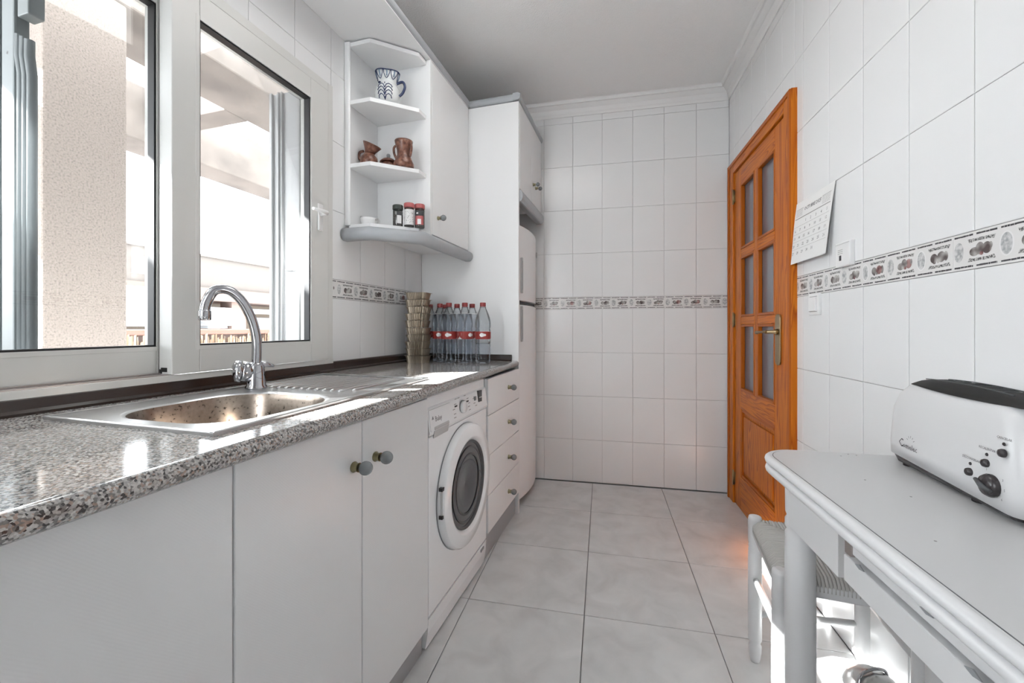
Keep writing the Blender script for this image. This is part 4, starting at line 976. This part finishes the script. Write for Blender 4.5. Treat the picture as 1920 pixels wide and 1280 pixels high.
build(rimmed(.707, .7285, .001), 'lower_leaf', 'paint', tb)
mb = MB(); mb.prism([(x, y) for x, y in table_poly(.016)], .7490, .7502, 2); build(mb, 'laminate_top', 'tabletop', tb)
mb = MB(); mb.prism(table_poly(.0145), .7485, .7498, 2); build(mb, 'laminate_joint', 'rubber', tb)
def turned_leg(x, y, h, R=.031):
    pr = [(R*.6,0),(R*.75,.03),(R*.95,.06),(R*.75,.075),(R,.10),(R*1.02,.35),(R*.98,h-.130),(R*.84,h-.122),(R*.98,h-.114),(R*.98,h-.098),(R*.84,h-.090),(R*.95,h-.080),(R*.98,h)]
    return MB().lathe(pr, (x,y,0), n=28)
for (x, y) in ((.452,1.100),(.735,1.100),(.452,.06),(.735,.06)): build(turned_leg(x, y, .706), 'leg', 'paint', tb)
mb = MB(); mb.box(.418,.436,.868,1.075,.605,.706,.001); build(mb, 'side_apron', 'paint', tb)
mb = MB(); mb.box(.412,.430,.03,.838,.618,.664,.002); build(mb, 'slide_board', 'paint', tb)
mb = MB(); mb.box(.420,.440,.03,.838,.668,.706,.002); build(mb, 'side_apron', 'paint', tb)
build(MB().box(.440,.452,.0,1.08,.62,.706), 'slide_back', 'tanboard', tb)
mb = MB(); mb.box(.417,.424,.826,.845,.664,.690,.001); mb.box(.422,.430,.838,.847,.612,.706); build(mb, 'slide_bracket', 'track', tb)
for (y, z) in ((.79,.6665),(.645,.690),(.575,.6665)): build(MB().prism([(y-.012,z-.001),(y,z+.004),(y+.012,z-.001),(y,z-.004)], .4105, .4125, axis=0), 'paint_chip', 'greyplastic', tb)
mb = MB(); mb.box(.48,.70,1.085,1.103,.605,.706,.001); build(mb, 'end_apron', 'paint', tb)
for (x, y) in ((.56,1.15),(.60,1.165),(.585,1.17),(.55,.90),(.52,.98),(.47,.72)): build(MB().lathe([(.0018,0),(.0018,.0004)], (x,y,.7502), n=8), 'scratch', 'inkgrey', tb)

# ------------------------------------------------------------------ stool
st = thing('rush_stool', 'white turned wood stool with woven rush seat under the table end', 'stool', (.60, 1.31, 0))
P_ = {'fl':(.474,1.464),'nl':(.436,1.168),'fr':(.762,1.452),'nr':(.716,1.135)}
for k, (x, y) in P_.items():
    R = .0195; H_ = .462 if k[0] == 'f' and k[1] == 'l' else .455
    pr = [(R*.62,0),(R*.75,.010),(R*.90,.030),(R*.95,.050),(R*.72,.058),(R*.98,.070),(R,.12),(R,.345),(R*.90,.349),(R,.353),(R*.90,.360),(R,.366),(R*.90,.373),(R,.378),(R,H_-.012),(R*.90,H_-.003),(R*.5,H_)]
    build(MB().lathe(pr, (x,y,0), n=22), 'leg', 'paint', st)
def rail(a, b_, za, zb, r=.0105, nm='stretcher'):
    build(MB().tube([(*P_[a],za),((P_[a][0]+P_[b_][0])/2,(P_[a][1]+P_[b_][1])/2,(za+zb)/2),(*P_[b_],zb)], [r,r*1.25,r], 12), nm, 'paint', st)
rail('fl','nl',.262,.290,.0085); rail('fr','nr',.262,.285,.0095); rail('fl','fr',.150,.168,.0085); rail('nl','nr',.16,.16,.0085)
def srail(a, b_):
    A, B = Vector((*P_[a],0)), Vector((*P_[b_],0)); d = (B-A).normalized(); n = Vector((-d.y,d.x,0)); mb = MB()
    pts = [A+n*.011+d*.012, A-n*.011+d*.012, B-n*.011-d*.012, B+n*.011-d*.012]; mb.prism([(p.x,p.y) for p in pts], .402, .434, 2, bev=.004)
    build(mb, 'seat_rail', 'paint', st)
for a, b_ in (('fl','nl'),('nl','nr'),('nr','fr'),('fr','fl')): srail(a, b_)
# rush strands: four triangular fields, one object
mb = MB(); cen = Vector((.597,1.305,.452)); rr = random.Random(9)
keys = ['fl','nl','nr','fr']
for q in range(4):
    A = Vector((*P_[keys[q]],.441)); B = Vector((*P_[keys[(q+1)%4]],.441))
    mid = (A+B)/2; n_ = 34
    A2 = A+(cen-A)*.03; B2 = B+(cen-B)*.03
    for k in range(n_):
        # strands run parallel to the seat edge's perpendicular, from the rail to the diagonals
        f = (k+.5)/n_; p = A2+(B2-A2)*f; e = 1-abs(2*f-1)
        inn = mid+(cen-mid)*e+(p-mid)*(1-e); inn = (A+(cen-A)*(2*f) if f < .5 else B+(cen-B)*(2*(1-f)))
        out = p-(cen-mid).normalized()*.012
        w1 = rr.uniform(-.002,.002)
        pts = [out+Vector((0,0,-.022)), out+Vector((0,0,-.004)), p+Vector((w1,0,.006+rr.uniform(0,.002))), (p+inn)/2+Vector((w1,w1,.008+rr.uniform(-.001,.002))), inn+Vector((0,0,.006))]
        if (inn-p).length > .012: mb.tube(pts, .0044, 6)
s_ = build(mb, 'rush_seat', 'rush', st); s_['kind'] = 'stuff'
build(MB().prism([P_['fl'],P_['nl'],P_['nr'],P_['fr']], .430, .441, 2), 'seat_filling', 'rush', st)

# shiny lidded bin standing under the table
bn = thing('metal_bin', 'shiny grey metal object with domed lid on the floor under the table', 'bin', (.705, 1.295, 0))
build(MB().lathe([(.058,0),(.062,.004),(.062,.085),(.064,.09)], (.705,1.295,0), n=30), 'body', 'steel', bn)
build(MB().lathe([(.065,.088),(.065,.096),(.055,.118),(.034,.134),(0,.140)], (.705,1.295,0), n=30), 'lid', 'steel', bn)
build(MB().tube(bez([(.66,1.27,.118),(.67,1.28,.138),(.705,1.295,.148),(.74,1.31,.138),(.75,1.315,.118)],4), .004, 8), 'handle', 'chrome', bn)

# ------------------------------------------------------------------ toaster
TA, TB = Vector((.650,1.150)), Vector((.618,.780)); te = (TB-TA).normalized(); tn = Vector((-te.y, te.x));
if tn.x < 0: tn = -tn
to = thing('toaster', 'long white two slot toaster with dark base on the table', 'toaster', (TA.x, TA.y, .7505))
def TP(a, d, z): p = TA+te*a+tn*d; return (p.x, p.y, z)
TL_, TD = .365, .138
# body: stack of rounded plan outlines, softened at the top and the two ends
mb = MB(); lays = []
def plan(a0, a1, d0, d1, r, n=7):
    cx_, cy_ = (a0+a1)/2, (d0+d1)/2; return rrect(cx_, cy_, (a1-a0)/2, (d1-d0)/2, r, n)
prof_t = [(.775,.002,.026),(.80,.0,.028),(.88,.003,.028),(.915,.010,.030),(.932,.020,.032),(.942,.034,.030),(.9455,.046,.022)]
for z_, ins, r_ in prof_t:
    e = ins*.9+(.012*((z_-.775)/.17)); dip = 0
    lay = []
    for a, d in plan(e, TL_-e, ins, TD-ins, min(r_, TD/2-ins-.002)):
        zz = z_
        if z_ < .79: zz = .7735-.012*max(0,(a/TL_-.45))*1.6          # lower edge sweeps down to the right
        if z_ > .90: zz = z_-.010*((a/TL_-.5)*2)**2*1.0+.003
        lay.append(mb.bm.verts.new(TP(a, d, zz)))
    lays.append(lay)
for a, b_ in zip(lays, lays[1:]):
    for i in range(len(a)): f = mb.bm.faces.new((a[i], a[(i+1)%len(a)], b_[(i+1)%len(a)], b_[i])); f.smooth = True
mb._cap(lays[-1], 0); mb._cap(lays[0], 0)
tbody = build(mb, 'body', 'toaster', to)
mb = MB(); lo = [mb.bm.verts.new(TP(a, d, .7560)) for a, d in plan(.012, TL_-.008, .012, TD-.012, .022)]; hi = [mb.bm.verts.new(TP(a, d, .7735-.012*max(0,(a/TL_-.45))*1.6+.002)) for a, d in plan(.004, TL_-.003, .005, TD-.004, .025)]
for i in range(len(lo)): f = mb.bm.faces.new((lo[i], lo[(i+1)%len(lo)], hi[(i+1)%len(lo)], hi[i])); f.smooth = True
mb._cap(lo, 0); mb._cap(hi, 0); build(mb, 'base', 'dark', to)
for a in (.045, .25):
    for d in (.025, TD-.03): p = TP(a, d, .7503); build(MB().lathe([(.011,0),(.011,.007)], p, n=14), 'foot', 'dark', to)
# slot: dark lens-shaped opening with metal grilles
def slotz(a, o=0): return .9480-.010*((a/TL_-.5)*2)**2+.003+o-.0015
def shoulder(d):
    pz = [(.0,.80),(.003,.88),(.010,.915),(.020,.932),(.034,.942),(.046,.9455)]
    if d >= .046: return .9455
    for (d0,z0),(d1,z1) in zip(pz, pz[1:]):
        if d0 <= d <= d1: return z0+(z1-z0)*(d-d0)/(d1-d0)
mb = MB(); n_ = 30; rows = []
for k in range(n_+1):
    a = .052+.296*k/n_; q = math.sin(PI*k/n_)**.6; c_ = .024; row = []
    sag = -.010*((a/TL_-.5)*2)**2+.003
    for f in (1, .6, .2, -.15, -.5, -.75, -1):
        d = c_+(.056*f if f > 0 else .008*f)*q; row.append(mb.bm.verts.new(TP(a, d, (shoulder(d) or .9)+sag+.0016)))
    rows.append(row)
for r0, r1 in zip(rows, rows[1:]):
    for k in range(6):
        f = mb.bm.faces.new((r0[k], r1[k], r1[k+1], r0[k+1])); f.smooth = True
build(mb, 'slot', 'black', to)
mb = MB()
for dd_ in (.032, .070): mb.tube([TP(.09+.22*k/10, dd_, slotz(.09+.22*k/10,.0030)) for k in range(11)], .0012, 6)
for k in range(8): mb.tube([TP(.10+.025*k,.034,slotz(.10+.025*k,.0020)),TP(.104+.025*k,.070,slotz(.10+.025*k,.0025))], .0008, 5)
build(mb, 'bread_guides', 'rubber', to)
def TF(a, z, off=0): 
    ins = 0 if z < .80 else .003*(z-.80)/.08
    return TP(a, ins-off, z)
def tknob(a, z, r, nm, h=.010):
    mb = MB(); n = 20
    ringsv = []
    for rr_, hh in ((r,0),(r*1.02,h*.4),(r*.85,h*.9),(r*.4,h*1.15)):
        ringsv.append([mb.bm.verts.new(TF(a+rr_*math.cos(2*PI*k/n), z+rr_*math.sin(2*PI*k/n), hh)) for k in range(n)])
    for x, y in zip(ringsv, ringsv[1:]):
        for k in range(n): f = mb.bm.faces.new((x[k], x[(k+1)%n], y[(k+1)%n], y[k])); f.smooth = True
    mb._cap(ringsv[-1], 0); return build(mb, nm, 'dark', to)
for a, z in ((.268,.807),(.303,.833),(.336,.859)): tknob(a, z, .0068, 'button', .006); tknob(a, z+.0145, .0028, 'indicator_lamp', .0015)
kn = tknob(.316, .800, .0185, 'browning_dial', .011)
mb = MB(); mb.tube([TF(.300,.805,.012),TF(.316,.800,.015),TF(.332,.795,.012)], [.003,.0042,.003], 8); build(mb, 'dial_grip', 'rubber', to, kn)
mb = MB()
text_mb([('DESCONGELAR', .0058, .270, .8285, 'CENTER'),('RECALENTAR', .0058, .304, .8550, 'CENTER'),('CANCELAR', .0058, .337, .8805, 'CENTER'),('1',.006,.305,.8215,'CENTER'),('3',.006,.338,.8140,'CENTER'),('5',.006,.342,.7990,'CENTER'),('6',.006,.337,.7830,'CENTER')], mb, 0, lambda x, y: TF(x, y, .0010))
build(mb, 'button_lettering', 'ink', to)['kind'] = 'stuff'
mb = MB(); text_mb([('C', .026, .058, .798, 'LEFT'),('omelec', .017, .0735, .798, 'LEFT')], mb, 0, lambda x, y: TF(x, y, .0011))
for k in range(5):
    a = PI*(.15+.7*k/4); c0 = (.100,.813); mb.quad([TF(c0[0]+.010*math.cos(a+.05),c0[1]+.010*math.sin(a+.05),.0011),TF(c0[0]+.015*math.cos(a+.03),c0[1]+.015*math.sin(a+.03),.0011),TF(c0[0]+.015*math.cos(a-.03),c0[1]+.015*math.sin(a-.03),.0011),TF(c0[0]+.010*math.cos(a-.05),c0[1]+.010*math.sin(a-.05),.0011)])
build(mb, 'logo', 'ink', to)
bpy.context.view_layer.update()
